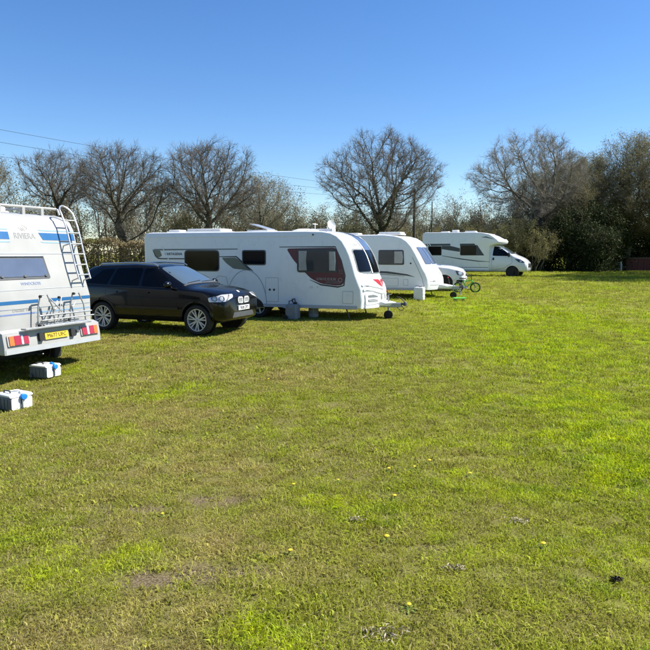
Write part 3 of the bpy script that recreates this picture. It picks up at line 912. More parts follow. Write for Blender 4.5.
    for s in (-1, 1):
        y = lc + s * .15
        base = [(rm(0, Z(z))[0] + rm(0, Z(z))[1] * st) for z in (1.72, 1.95, 2.2, 2.45, 2.62, 2.72)]
        line = [Vector((p.x, y, p.z)) for p in base]
        pts[s] = line
    top = line[-1]
    hoop = [Vector((top.x + .10 + .20 * math.sin(R(a)) * .6, lc + .15 * math.cos(R(a)), top.z + .24 + .16 * math.sin(R(a)))) for a in range(0, 181, 20)]
    rail = pts[1] + hoop + pts[-1][::-1]
    la.tube(rail, .017, 8)
    lad = la.build('ladder', ALU, t, 40)
    for z in (1.80, 2.00, 2.2, 2.4, 2.6, 2.8):
        p = rm(0, Z(z))[0] + rm(0, Z(z))[1] * st
        MB().tube([(p.x, lc - .15, p.z), (p.x, lc + .15, p.z)], .014, 8).build('rung', ALU, lad, 40)
    for z in (1.74, 2.40):
        for s in (-1, 1):
            p = rm(0, Z(z)); MB().tube([(p[0].x, lc + s * .15, p[0].z), (p[0].x + p[1].x * st, lc + s * .15, p[0].z + p[1].z * st)], .013, 6).build('bracket', ALU, lad, 40)
    # roof rails
    for s in (-1, 1):
        r = MB(); r.tube([(.62, s * .98, 3.00), (.66, s * .98, 3.10), (.85, s * .98, 3.14), (4.1, s * .98, 3.16), (4.3, s * .98, 3.0)], .022, 8)
        rl = r.build('roof_rail', WHITE2, t, 40)
        for x in (1.7, 2.9): MB().tube([(x, s * .98, 2.98), (x, s * .98, 3.15)], .02, 6).build('rail_post', WHITE2, rl)
    cr = MB(); cr.tube([(.70, -.98, 3.115), (.70, .98, 3.115)], .026, 8); crr = cr.build('cross_rail', WHITE2, t, 40)
    for y in (-.62, -.18, .35, .8): MB().box((.70, y, 3.03), (.05, .07, .16)).build('rail_post', WHITE2, crr, bevel=.006)
    rooflight(t, 1.5, .1, 3.0, .7, .6, .08); rooflight(t, 3.0, 0, 3.01, .4, .4, .08)
    # folded cycle carrier
    c0 = -.13
    X = -.11
    crr = MB().box((X + .02, c0, 1.015), (.04, 1.0, .03)).build('cycle_carrier', GALV, t)
    for s in (-1, 1):
        y = c0 + s * .38
        bk = MB(); bk.tube([(X, y + .10, .98), (X, y + .08, 1.30), (X - .03, y + .05, 1.52), (X - .03, y - .10, 1.53), (X - .05, y - .20, 1.30), (X - .05, y - .24, .99)], .014, 8)
        bk.build('carrier_hoop', GALV, crr, 40)
    for z, x, w in ((1.17, -.22, .62), (1.09, -.27, .62), (.99, -.20, .5)):
        MB().tube([(x, c0 - w - .1, z), (x, c0 + w - .08, z)], .013, 8).build('wheel_channel', ALU, crr, 40)
    for y0, y1, z0, z1 in ((.05, .22, 1.40, 1.13), (-.05, .1, 1.46, 1.02), (.22, -.02, 1.46, 1.20), (-.22, -.36, 1.2, 1.35), (.30, .30, 1.00, 1.25), (-.1, -.1, 1.0, 1.2)):
        MB().tube([(X - .03, c0 + y0, z0), (X - .10, c0 + (y0 + y1) / 2 + .04, (z0 + z1) / 2), (X - .06, c0 + y1, z1)], .011, 7).build('carrier_arm', GALV, crr, 40)
    for y, z in ((.02, 1.46), (.0, 1.32), (-.2, 1.03), (.45, 1.50), (-.34, 1.51), (.5, .995)):
        MB().lathe([(0, -.02), (.022, -.02), (.026, .015), (0, .02)], (X - .05, c0 + y, z), 'x', 10).build('clamp_knob', BLACK, crr, 40)
    for s in (-1, 1): MB().tube([(0.02, c0 + s * .3, 1.05), (X, c0 + s * .3, 1.05)], .014, 6).build('wall_bracket', GALV, crr)
    # near side: skirt, windows, door, wheels, cab
    for sgn in (1, -1):
        sm = side_map(HW, sgn)
        hab_window(t, sm, [(.9, 1.45), (2.0, 1.45), (2.0, 2.0), (.9, 2.0)], .05)
        MB().patch([(.1, 1.36), (3.85, 1.36), (3.85, 1.42), (.1, 1.42)], sm, .0035, .008).build('blue_stripe', BLUE, t)
        for x in (1.05, 4.75):
            wheel(t, x, sgn * .92, .32, .32, .19, .2, sgn, 8, SILVERP, False)
        MB().patch(arcpts(1.05, .56, .40, 0, 180, 14), sm, .004, .01).build('wheel_arch', BLACK, t)
    und = MB(); und.box((2.5, 0, .47), (3.0, 1.5, .16)).box((2.8, .45, .42), (4.2, .07, .12)).box((2.8, -.45, .42), (4.2, .07, .12)).box((1.05, 0, .32), (.1, 1.7, .1))
    und.build('chassis', UNDER, t, bevel=.01)
    st_ = [(3.7, .35, .85, .97, .8, .93, 1.15, .72, 1.85, 2.0), (4.5, .35, .85, .97, .8, .93, 1.15, .72, 1.85, 2.0), (4.9, .35, .85, .97, .8, .93, 1.12, .75, 1.55, 1.65), (5.3, .35, .85, .97, .8, .92, 1.1, .8, 1.2, 1.24), (5.8, .36, .8, .9, .75, .82, .92, .7, .98, 1.0), (5.95, .4, .7, .8, .7, .72, .85, .6, .9, .92)]
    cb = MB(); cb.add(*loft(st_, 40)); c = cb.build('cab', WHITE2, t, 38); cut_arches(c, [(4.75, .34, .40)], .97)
    bv = bvh_of(c); wm = bvh_map(bv, (6.2, 0, 2.2), (0, 1, 0), (-.64, 0, .77), (-.77, 0, -.64))
    MB().patch(rpoly([(-.72, -.62), (.72, -.62), (.62, -.18), (-.62, -.18)], .08), wm, .006, .01, .12).build('windscreen', GLASSB, t, 30)
    return t
left_motorhome()

def cassette(x, y, rz, label, tilt=0.0):
    g = ground_z(x, y)
    t = thing('toilet_cassette', label, 'toilet cassette', (x, y, g + .012), rz, 'toilet cassettes on the grass')
    t.scale = (.95, .95, .82)
    pr = [(-.20, .03), (-.17, 0.0), (.17, 0.0), (.20, .03), (.20, .24), (.17, .265), (-.17, .265), (-.20, .24)]
    profile_body(MB(), [(p[0] * 1.03, p[1] * .95) for p in pr], .185, .03, 3, mid=1).build('tank', TANKG, t, 35)
    up = [(-.20, .236), (.212, .236), (.212, .262), (.19, .285), (-.18, .285), (-.20, .262)]
    profile_body(MB(), up, .19, .025, 3, mid=1).build('top_cover', PLASTIC_W, t, 35)
    for sy in (-1, 1):
        for q in (-.14, -.05, .04, .13): MB().patch(rrect(q - .012, .04, q + .012, .21, .008), lambda u, v: (Vector((u, sy * .185, v)), Vector((0, sy, 0))), .008, .016).build('side_rib', TANKG, t, 30)
    fr = MB()
    for y0, y1, z0, z1 in ((-.168, -.02, .02, .228), (.01, .168, .02, .228)):
        fr.patch(rrect(y0, z0, y1, z1, .03), lambda u, v: (Vector((.206, u, v)), Vector((1, 0, 0))), .012, .02)
    fr.build('end_plate', PLASTIC_W, t, 30)
    MB().tube([(.222, -.005, .03), (.24, -.005, .06), (.24, -.005, .2), (.222, -.005, .23)], .012, 6).build('pull_handle', GREYP, t, 40)
    MB().lathe([(0, .0), (.05, 0), (.055, .01), (.055, .05), (.045, .06), (0, .062)], (.20, .02, .235), 'x', 20).build('drain_cap', BLUECAP, t, 40)
    MB().tube([(.10, .06, .29), (.17, .03, .285), (.21, .02, .25)], .035, 10).build('spout', BLUECAP if tilt else PLASTIC_W, t, 40)
    hd = MB(); hd.tube([(-.13, -.07, .272), (-.13, -.07, .315), (-.02, -.07, .325), (.03, -.07, .315), (.03, -.07, .272)], .014, 8); hd.build('carry_handle', DGREYP, t, 40)
    MB().lathe([(0, 0), (.06, 0), (.06, .012), (.02, .02), (0, .02)], (-.06, .06, .274), 'z', 18).build('slide_cover', GREYP, t, 40)
    for s in (-1, 1):
        MB().lathe([(0, -.015), (.045, -.015), (.045, .015), (0, .015)], (-.15, s * .195, .05), 'y', 16).build('roller', DGREYP, t, 40)
    return t
cassette(-4.56, 9.35, R(-33), 'grey and white toilet cassette with blue cap, alone on grass at left edge')
cassette(-5.02, 11.5, R(-22), 'grey and white toilet cassette half under the rear bumper of the blue striped motorhome', 1)

# ------------------------------------------------------------ black SUV
def suv():
    loc = (-3.97, 16.62); rz = math.atan2(-.386, .923)
    g = ground_z(*loc) - .01
    t = thing('suv', 'black four by four car with silver alloy wheels and roof rails, parked nose right', 'car', (loc[0], loc[1], g), rz)
    S = [(-2.30, .46, .68, .76, .70, .74, .90, .64, .96, .98), (-2.26, .40, .76, .84, .75, .82, 1.02, .72, 1.08, 1.12), (-2.16, .36, .82, .89, .80, .87, 1.10, .72, 1.34, 1.38),
         (-1.99, .33, .85, .92, .85, .885, 1.12, .66, 1.55, 1.60), (-1.66, .31, .87, .925, .85, .89, 1.12, .635, 1.62, 1.675), (-.6, .30, .875, .93, .85, .895, 1.11, .63, 1.65, 1.705),
         (.08, .30, .875, .93, .85, .895, 1.09, .62, 1.61, 1.665), (.40, .30, .875, .93, .85, .895, 1.08, .635, 1.48, 1.54), (.78, .30, .875, .93, .85, .895, 1.075, .70, 1.29, 1.345),
         (1.06, .30, .875, .93, .85, .89, 1.07, .77, 1.145, 1.19), (1.2, .30, .875, .93, .85, .89, 1.06, .79, 1.105, 1.15), (1.55, .30, .87, .925, .85, .88, 1.04, .76, 1.085, 1.13),
         (1.92, .31, .84, .90, .82, .845, .99, .70, 1.035, 1.08), (2.12, .33, .78, .85, .78, .79, .93, .64, .98, 1.02), (2.23, .36, .70, .78, .72, .73, .88, .58, .93, .96), (2.29, .42, .60, .69, .68, .64, .82, .50, .86, .88)]
    S = [((1.40 + (q[0] - 1.40) * .84) if q[0] > 1.40 else q[0],) + q[1:] for q in S]
    m = MB(); m.add(*loft(S, 110)); b = m.build('body', BLACKCAR, t, 38)
    cut_arches(b, [(1.40, .37, .415), (-1.40, .37, .415)], .93)
    bv = bvh_of(b)
    for sgn in (-1, 1):
        sm = bvh_map(bv, (0, sgn * 1.6, 0), (1, 0, 0), (0, 0, 1), (0, -sgn, 0))
        for poly in ([(-.20, 1.14), (.74, 1.12), (.36, 1.42), (.06, 1.555), (-.20, 1.575)], [(-.29, 1.145), (-.29, 1.575), (-1.05, 1.56), (-1.17, 1.16)], [(-1.26, 1.165), (-1.14, 1.55), (-1.52, 1.51), (-1.90, 1.19)]):
            w = MB().patch(rpoly(poly, .05), sm, .006, .014, .10).build('side_window', GLASS, t, 30)
        MB().patch(strip([(-1.95, 1.165), (-1.2, 1.14), (.85, 1.10)], .016), sm, .010, .016, .1).build('window_trim', BLACK, t)
        # doors: shut lines, handles, rubbing strip
        for d0, d1 in ((-.235, .98), (-1.28, -.245)):
            dm = MB()
            if d1 > 0: ln = [(.66, 1.13), (.98, 1.04), (1.0, .82), (.92, .40), (-.23, .38), (-.23, 1.12)]
            else: ln = [(-.26, 1.12), (-.26, .38), (-.86, .39), (-.95, .66), (-1.28, .92), (-1.26, 1.13)]
            dm.patch(strip(ln, .010), sm, .002, .008, .12)
            door = dm.build('door', BLACK, t)
            hx = -.05 if d1 > 0 else -1.02
            MB().patch(rrect(hx - .11, .97, hx + .11, 1.005, .015), sm, .03, .035, .1).build('handle', BLACKCAR, door, 40)
        MB().patch(rrect(-.93, .60, .90, .655, .02), sm, .012, .02, .15).build('rubbing_strip', BLACK, t, 40)
        MB().patch(rrect(-.97, .325, .95, .41, .02), sm, .014, .03, .15).build('sill', BLACK, t, 40)
        for ax in (1.40, -1.40):
            MB().patch(strip(arcpts(ax, .37, .437, 0, 180, 20), .045), sm, .008, .02, .12).build('arch_trim', BLACK, t, 40)
            wheel(t, ax, sgn * .805, .365, .365, .268, .235, sgn, 7, ALLOY, True, .2)
        MB().lathe([(0, 0), (.39, 0), (.39, sgn * -.02), (0, sgn * -.02)], (1.40, sgn * .64, .37), 'y', 20).build('arch_liner', BLACK, t)
        # roof rail
        rr = MB(); rr.tube([(-1.68, sgn * .61, 1.62), (-1.60, sgn * .625, 1.672), (-.6, sgn * .635, 1.708), (.0, sgn * .625, 1.68), (.12, sgn * .61, 1.63)], .020, 8); rr.build('roof_rail', ALU, t, 40)
        # mirror
        mr = MB(); mr.lathe([(0, -.05), (.075, -.04), (.095, .0), (.085, .06), (.05, .10), (0, .11)], (0, 0, 0), 'x', 16)
        mo = mr.build('mirror', BLACKCAR, t, 40, loc=(.68, sgn * 1.02, 1.19)); mo.scale = (.8, 1.4, .95)
        MB().tube([(.68, sgn * .86, 1.12), (.68, sgn * .97, 1.16)], .025, 8).build('mirror_stalk', BLACK, t, 40)
        # head lamps
        hm = bvh_map(bv, Vector((1.98, sgn * .75, .0)) + Vector((.8, sgn * .6, 0)) * 1.5, Vector((-sgn * .6, .8, 0)) * 1, (0, 0, 1), (-.8, -sgn * .6, 0))
        hl = MB().patch(rpoly([(sgn * .26, .80), (sgn * .27, .90), (-sgn * .02, .965), (-sgn * .34, .97), (-sgn * .32, .90), (-sgn * .06, .81)], .03), hm, .010, .02, .06).build('headlight', CLEARL, t, 35)
        for q, rr_ in ((.15, .052), (-.0, .055)):
            MB().patch(strip(arcpts(sgn * q, .880, rr_, 0, 360, 18), .014), hm, .016, .012).build('lamp_ring', DGREYP, hl, 35)
        MB().patch(strip([(-sgn * .10, .83), (-sgn * .22, .955)], .03), hm, .016, .012, .06).build('lamp_divider', DGREYP, hl, 35)
        MB().patch(arcpts(sgn * .24, .50, .05, 0, 345, 15), hm, .010, .02).build('fog_lamp', SILVERP, t, 35)
        rl = bvh_map(bv, Vector((-2.1, sgn * .75, 0)) + Vector((-.7, sgn * .7, 0)) * 1.5, Vector((sgn * .7, .7, 0)), (0, 0, 1), (.7, -sgn * .7, 0))
        MB().patch(rpoly([(-.16, .90), (.16, .90), (.14, 1.10), (-.14, 1.10)], .03), rl, .01, .02, .08).build('tail_light', REDL, t, 35)
    fm = bvh_map(bv, (3.2, 0, 0), (0, 1, 0), (0, 0, 1), (-1, 0, 0))
    for s in (-1, 1):
        gr = MB().patch(rpoly([(s * .03, .74), (s * .25, .755), (s * .27, .85), (s * .22, .895), (s * .05, .89), (s * .025, .83)], .03), fm, .012, .02, .08).build('kidney_grille', PLATEW, t, 35)
        for k in range(6):
            u = s * (.065 + .033 * k)
            MB().patch([(u - .006, .77), (u + .006, .77), (u + .006, .87), (u - .006, .87)], fm, .018, .02).build('grille_slat', ALU, gr)
    MB().patch(rpoly([(-.52, .42), (.52, .42), (.44, .54), (-.44, .54)], .03), fm, .006, .02, .1).build('lower_intake', DGREYP, t)
    pl = MB().patch(rrect(-.26, .58, .26, .69, .01), lambda u, v: (Vector((2.165, u, v)), Vector((1, 0, 0))), .006, .03).build('number_plate', PLATEW, t)
    text_part('plate_characters', 'YK05 ZFT', .095, lambda u, v: (Vector((2.171, u, v)), Vector((1, 0, 0))), 0, .602, INK, pl, .003, bold=.002)
    bd = bvh_map(bv, (2.03, 0, 2), (0, 1, 0), (1, 0, 0), (0, 0, -1))
    MB().patch(arcpts(0, -.03, .04, 0, 345, 15), bd, .006, .012).build('bonnet_badge', PLATEW, t)
    ang = math.atan2(1.64 - 1.19, 1.06 - .12)
    V = Vector((-math.cos(ang), 0, math.sin(ang))); n = Vector((math.sin(ang), 0, math.cos(ang)))
    wm = bvh_map(bv, Vector((.6, 0, 1.43)) + n * 1.2, (0, 1, 0), V, -n)
    ws = MB().patch(rpoly([(-.74, -.44), (.74, -.44), (.585, .42), (-.585, .42)], .07), wm, .006, .014, .10).build('windscreen', GLASSB, t, 30)
    for y0, y1 in ((-.62, -.02), (-.02, .56)):
        MB().patch(strip([(y0, -.43), (y1, -.37)], .018), wm, .016, .012, .2).build('wiper', BLACK, ws)
    MB().patch(strip([(-.78, -.47), (.78, -.47)], .05), wm, .012, .02, .12).build('scuttle', DGREYP, t)
    for s in (-1, 1):
        MB().patch(strip([(s * .16, -1.55), (s * .48, -1.0), (s * .60, -.55)], .008), wm, .002, .006, .1).build('bonnet_crease', BLACK, t)
    rw = bvh_map(bv, (-3.5, 0, 1.3), (0, 1, 0), (0, 0, 1), (1, 0, 0))
    MB().patch(rpoly([(-.64, -.22), (.64, -.22), (.55, .2), (-.55, .2)], .06), rw, .006, .014, .1).build('rear_window', GLASS, t, 30)
    MB().box((0, 0, .33), (3.6, 1.3, .1)).box((1.4, 0, .36), (.1, 1.4, .1)).box((-1.4, 0, .33), (.1, 1.4, .1)).build('underbody', UNDER, t)
    MB().box((.35, 0, 1.18), (.04, .26, .07)).build('rear_view_mirror', BLACK, t)
    return t
suv()

# ------------------------------------------------------------ white car behind the small caravan
def white_car():
    loc = (4.20, 30.1); rz = R(-15)
    g = ground_z(*loc) - .01
    t = thing('car', 'white car with its bonnet showing between the small caravan and the far motorhome', 'car', (loc[0], loc[1], g), rz)
    S = [(-2.20, .42, .66, .74, .62, .72, .85, .62, .95, .97), (-2.1, .32, .78, .86, .68, .83, 1.02, .66, 1.25, 1.28), (-1.8, .28, .84, .90, .75, .87, 1.06, .62, 1.55, 1.60), (-.6, .25, .86, .91, .75, .88, 1.05, .61, 1.60, 1.66),
         (.15, .25, .86, .91, .75, .88, 1.04, .60, 1.55, 1.60), (.85, .25, .86, .91, .76, .88, 1.05, .70, 1.22, 1.28), (1.1, .25, .86, .91, .78, .88, 1.06, .78, 1.12, 1.16), (1.55, .26, .85, .90, .80, .86, 1.02, .70, 1.09, 1.13),
         (1.95, .27, .80, .86, .76, .81, .94, .62, 1.01, 1.05), (2.15, .29, .70, .78, .70, .71, .84, .54, .92, .96), (2.24, .33, .60, .68, .62, .60, .75, .45, .80, .83), (2.27, .4, .5, .6, .6, .52, .7, .4, .74, .76)]
    m = MB(); m.add(*loft(S, 90)); b = m.build('body', WHITEG, t, 38)
    cut_arches(b, [(1.36, .34, .40), (-1.36, .34, .39)], .91)
    bv = bvh_of(b)
    for sgn in (-1, 1):
        sm = bvh_map(bv, (0, sgn * 1.6, 0), (1, 0, 0), (0, 0, 1), (0, -sgn, 0))
        for poly in ([(-.25, 1.10), (.75, 1.09), (.2, 1.50), (-.25, 1.53)], [(-.33, 1.10), (-.33, 1.53), (-1.3, 1.50), (-1.6, 1.12)]):
            MB().patch(rpoly(poly, .05), sm, .006, .014, .12).build('side_window', GLASS, t, 30)
        for ax in (1.36, -1.36):
            wheel(t, ax, sgn * .78, .335, .335, .22, .21, sgn, 5, ALLOY, True)
            li = MB(); li.lathe([(.392, 0), (.392, -sgn * .27), (.0, -sgn * .27), (0, -sgn * .26), (.384, -sgn * .26), (.384, 0)], (ax, sgn * .89, .34), 'y', 28)
            li.build('arch_liner', BLACK, t, 40)
        hm = bvh_map(bv, Vector((2.1, sgn * .75, 0)) + Vector((.7, sgn * .7, 0)) * 1.5, Vector((-sgn * .7, .7, 0)), (0, 0, 1), (-.7, -sgn * .7, 0))
        hl = MB().patch(rpoly([(sgn * .20, .72), (sgn * .26, .92), (-sgn * .02, .90), (-sgn * .16, .80), (-sgn * .10, .70)], .05), hm, .010, .02, .06).build('headlight', DGREYP, t, 35)
        MB().patch(arcpts(sgn * .08, .80, .075, 0, 345, 15), hm, .02, .02, .06).build('lamp_lens', CLEARL, hl, 35)
        MB().patch(rpoly([(sgn * .20, .36), (sgn * .22, .50), (-sgn * .10, .52), (-sgn * .14, .40)], .03), hm, .008, .02, .08).build('lower_vent', BLACK, t, 35)
        mr = MB(); mr.lathe([(0, -.05), (.07, -.04), (.09, 0), (.05, .09), (0, .1)], (0, 0, 0), 'x', 14); mr.build('mirror', WHITEG, t, 40, loc=(.72, sgn * .98, 1.13))
        MB().patch(strip([(.78, 1.06), (.98, .98), (1.0, .75), (.9, .36), (-.28, .34), (-.28, 1.08)], .01), sm, .002, .008, .12).build('door', BLACK, t)
    fm = bvh_map(bv, (3.2, 0, 0), (0, 1, 0), (0, 0, 1), (-1, 0, 0))
    MB().patch(rpoly([(-.42, .66), (.42, .66), (.40, .76), (-.40, .76)], .03), fm, .01, .02, .08).build('grille', BLACK, t, 35)
    MB().patch(rpoly([(-.5, .36), (.5, .36), (.42, .48), (-.42, .48)], .03), fm, .01, .02, .08).build('lower_intake', BLACK, t, 35)
    MB().patch(rrect(-.26, .53, .26, .64, .01), lambda u, v: (Vector((2.285, u, v)), Vector((1, 0, 0))), .01, .03).build('number_plate', PLATEW, t)
    wm = bvh_map(bv, (1.4, 0, 2.1), (0, 1, 0), (-.85, 0, .53), (-.53, 0, -.85))
    MB().patch(rpoly([(-.70, -.32), (.70, -.32), (.56, .55), (-.56, .55)], .07), wm, .006, .014, .10).build('windscreen', GLASSB, t, 30)
    MB().box((0, 0, .27), (3.6, 1.3, .1)).build('underbody', UNDER, t)
white_car()
# ------------------------------------------------------------ twin axle touring caravan in the middle
def tow_frame(t, x0, L, z, m, jx, gnd=0.0, wheelmat=None):
    """A-frame with hitch, jockey wheel and handbrake; x0 = front of body"""
    a = MB()
    for s in (-1, 1):
        a.box((x0 + L * .38, s * .20, z), (L * .95, .07, .12), Matrix.Rotation(R(-s * 17), 3, 'Z'))
    fr = a.build('a_frame', GALV, t, bevel=.006)
    cv = [(x0 - .15, z - .02), (x0 + L * .62, z - .02), (x0 + L * .68, z + .07), (x0 + L * .35, z + .13), (x0 - .15, z + .16)]
    profile_body(MB(), cv, .34, .04, 2, mid=3, bulge=lambda x, zz, y: -max(0, x - x0) * .35 * (abs(y) / .34) ** 2).build('a_frame_cover', m, t, 35)
    h = MB(); h.tube([(x0 + L * .6, 0, z + .03), (x0 + L * .9, 0, z + .03)], .035, 8); h.lathe([(0, -.05), (.05, -.05), (.055, .03), (.03, .07), (0, .07)], (x0 + L * .95, 0, z + .03), 'z', 14)
    hi = h.build('hitch_head', DGREYP, t, 40)
    MB().tube([(x0 + L * .93, 0, z + .10), (x0 + L * .80, 0, z + .22), (x0 + L * .70, 0, z + .24)], .015, 7).build('stabiliser_handle', BLACK, hi, 40)
    MB().tube([(x0 + L * .45, .08, z + .05), (x0 + L * .40, .08, z + .34), (x0 + L * .36, .08, z + .40)], .014, 7).build('handbrake_lever', BLACK, t, 40)
    MB().tube([(x0 + L * .4, .08, z + .39), (x0 + L * .355, .08, z + .41)], .02, 7).build('lever_grip', RED, t, 40)
    MB().tube([(x0 + L * .82, .03, z), (x0 + L * .9, .10, z - .12), (x0 + L * .8, .14, z - .18), (x0 + L * .65, .1, z - .05)], .012, 6).build('towing_cable', BLACK, t, 40)
    j = MB(); j.tube([(jx, -.12, .16), (jx, -.12, z + .30)], .024, 8); j.tube([(jx, -.12, z + .30), (jx + .1, -.12, z + .32)], .01, 6)
    jj = j.build('jockey_wheel', GALV, t, 40)
    MB().lathe([(.0, -.055), (.10, -.055), (.13, -.035), (.13, .035), (.10, .055), (0, .055)], (jx, -.12, .13), 'y', 20).build('tyre', TYRE, jj, 40)
    return fr

def caravan_main():
    rz = R(-20.5)
    loc = (0.93 + .350 * 1.13, 18.35 + .9367 * 1.13)
    g = ground_z(loc[0] - 3, loc[1] + 1) - .01
    t = thing('caravan', 'long white twin axle caravan with burgundy window graphics and red wing badge', 'caravan', (loc[0], loc[1], g), rz)
    HW = 1.13
    front = [(.07, .36), (.10, .60), (.07, .90), (-.02, 1.12), (-.10, 1.32), (-.18, 1.60), (-.27, 1.88), (-.36, 2.08), (-.48, 2.28), (-.64, 2.43), (-.84, 2.52), (-1.1, 2.56), (-1.6, 2.575)]
    prof = front + [(-6.85, 2.585), (-7.05, 2.56), (-7.12, 2.50), (-7.15, 2.40), (-7.15, .60), (-7.11, .40), (-7.0, .36)]
    def bulge(x, z, y):
        w = float(sstep(-1.2, .0, np.float64(x))) if x > -1.2 else 0.0
        return .34 * w * (1 - (y / HW) ** 2)
    b = profile_body(MB(), prof, HW, .055, 4, bulge, 11).build('body', WHITE, t, 32)
    sm = side_map(HW, -1)
    # --- offside windows
    hab_window(t, sm, [(-1.86, 1.38), (-.60, 1.38), (-.68, 2.06), (-1.86, 2.06)], .08, curtains=[(-1.80, -1.55, 1.44, 2.0), (-.86, -.68, 1.44, 1.98)], off=.010)
    hab_window(t, sm, [(-3.65, 1.58), (-2.86, 1.58), (-2.86, 2.03), (-3.65, 2.03)], .07)
    hab_window(t, sm, [(-5.66, 1.38), (-4.43, 1.38), (-4.43, 2.03), (-5.66, 2.03)], .12)
    # --- burgundy field round the front window
    MB().patch(rpoly([(-2.20, 2.07), (-.66, 2.09), (-.46, 1.62), (-.40, 1.25), (-.44, 1.04), (-.62, 1.01), (-1.10, 1.06), (-1.42, 1.20), (-1.66, 1.42), (-1.98, 1.74)], .10), sm, .0030, .006).build('burgundy_graphic', BURG, t)
    MB().patch(strip([(-2.42, 2.115), (-.68, 2.115), (-.50, 1.72), (-.385, 1.30), (-.42, 1.02), (-.60, .975), (-1.12, 1.03), (-1.46, 1.17)], [.02, .035, .035, .035, .04, .045, .04, .01]), sm, .0055, .006).build('graphic_outline', CHAR, t)
    for k in range(6):
        z = 1.46 - .05 * k if k < 3 else 1.08 + .03 * (k - 3)
        a = -.60 if k < 3 else -1.05
        MB().patch(strip([(a + .02 * k, z), (-.44 if k < 3 else -.52, z)], .010), sm, .0055, .006).build('pinstripe', GREYLINE, t)
    text_part('name_lettering', 'UNICORN', .095, sm, -.96, 1.165, GREYTXT, t, .006, spacing=1.5, bold=.003)
    MB().patch(strip(arcpts(-.53, 1.17, .055, 0, 350, 18), .016), sm, .0055, .006).build('round_badge', GREYTXT, t)
    # --- rear graphics
    MB().patch(strip([(-6.78, 2.045), (-3.8, 2.06)], [.05, .03]), sm, .0035, .006).build('upper_band', GREYLINE, t)
    MB().patch(rpoly([(-6.80, 2.02), (-6.55, 2.02), (-6.48, 1.86), (-6.60, 1.80), (-6.70, 1.83)], .03), sm, .003, .006).build('pennant', OLIVEG, t)
    MB().patch(strip([(-6.82, 2.05), (-6.72, 1.85), (-6.62, 1.775), (-6.5, 1.765), (-5.64, 1.765)], [.02, .045, .045, .035, .035]), sm, .0065, .006).build('pennant_outline', CHAR, t)
    text_part('model_lettering', 'CARTAGENA', .105, sm, -6.06, 1.88, CHAR, t, .006, spacing=1.15, bold=.003, xs=.92)
    MB().patch(strip([(-6.48, 2.16), (-6.20, 1.68)], .03), sm, .0075, .006).build('slash', WHITE, t)
    MB().patch(rpoly([(-4.35, 1.80), (-3.86, 1.80), (-3.36, 1.42), (-3.95, 1.47), (-4.2, 1.64)], .05), sm, .003, .006).build('olive_flash', OLIVEG, t)
    MB().patch(strip([(-4.43, 1.83), (-3.84, 1.83), (-3.45, 1.50), (-3.28, 1.40)], [.02, .04, .06, .01]), sm, .0055, .006).build('flash_outline', CHAR, t)
    # --- skirts, lockers and fittings
    MB().patch([(-6.95, .345), (-.02, .345), (-.02, .44), (-6.95, .44)], sm, .018, .03).build('side_skirt', SILVERP, t, bevel=.004)
    MB().patch(strip([(-6.95, 2.44), (-1.3, 2.44)], .03), sm, .012, .02).build('awning_rail', WHITE, t)
    def locker(u0, v0, u1, v1, name):
        d = MB().patch(rrect(u0, v0, u1, v1, .03), sm, .004, .010).build(name, SEAM, t)
        MB().patch(rrect(u0 + .012, v0 + .012, u1 - .012, v1 - .012, .025), sm, .008, .012).build('door_panel', WHITE, d)
        return d
    locker(-.46, .50, -.14, .86, 'gas_locker_door')
    d = locker(-2.88, .50, -2.46, 1.22, 'service_door')
    for u in (-2.74, -2.60): MB().patch(arcpts(u, .86, .035, 0, 340, 12), sm, .012, .01).build('lock', CHAR, d)
    MB().patch(rrect(-1.46, .93, -1.36, .985, .01), sm, .012, .014).build('mains_outlet', PLASTIC_W, t)
    MB().patch(arcpts(-1.22, .96, .03, 0, 340, 10), sm, .012, .014).build('water_inlet', PLASTIC_W, t)
    MB().patch(arcpts(-1.36, 2.46, .028, 0, 340, 10), sm, .014, .014).build('marker_lamp', CHAR, t)
    # wheel spat and wheels
    MB().patch(arcpts(-3.52, .42, .66, 0, 180, 24, 1.0), sm, .006, .012, .2).build('wheel_spat', SILVERP.copy() if False else WHITE, t, 40)
    MB().patch(strip(arcpts(-3.52, .42, .67, 0, 180, 24, 1.01), .02), sm, .010, .012, .2).build('spat_edge', SEAM, t, 40)
    MB().patch(arcpts(-3.52, .33, .58, 0, 180, 24, .34), sm, .020, .03, .2).build('wheel_opening', BLACK, t, 40)
    MB().patch(strip([(-5.2, .55), (-4.8, 1.0), (-4.45, 1.25), (-4.2, 1.22), (-4.12, .9)], .015), sm, .004, .006).build('swage_line', SEAM, t)
    for sgn in (-1, 1):
        for x in (-3.88, -3.16):
            wheel(t, x, sgn * .98, .33, .325, .20, .19, sgn, 5, ALLOY, False)
    MB().box((-3.4, 0, .38), (6.6, .9, .1)).box((-3.52, 0, .33), (.9, 1.8, .08)).box((-1.2, .2, .40), (.8, .6, .12)).build('chassis', UNDER, t)
    for x in (-6.5, -.45):
        for s in (-1, 1): steady(t, x, s * .85, .38, 0.0, splay=.12 if x > -2 else -.12)
    # --- front panel: three windows, roof window, badge and mouldings
    am = arc_map(front, bulge); Z = am.at_z
    w = MB().patch(rpoly([(-1.00, Z(1.40)), (-.7, Z(1.345)), (0, Z(1.325)), (.7, Z(1.345)), (1.00, Z(1.40)), (.97, Z(2.06)), (-.97, Z(2.06))], .10), am, .006, .012, .12).build('front_window_surround', GREYLINE, t, 30)
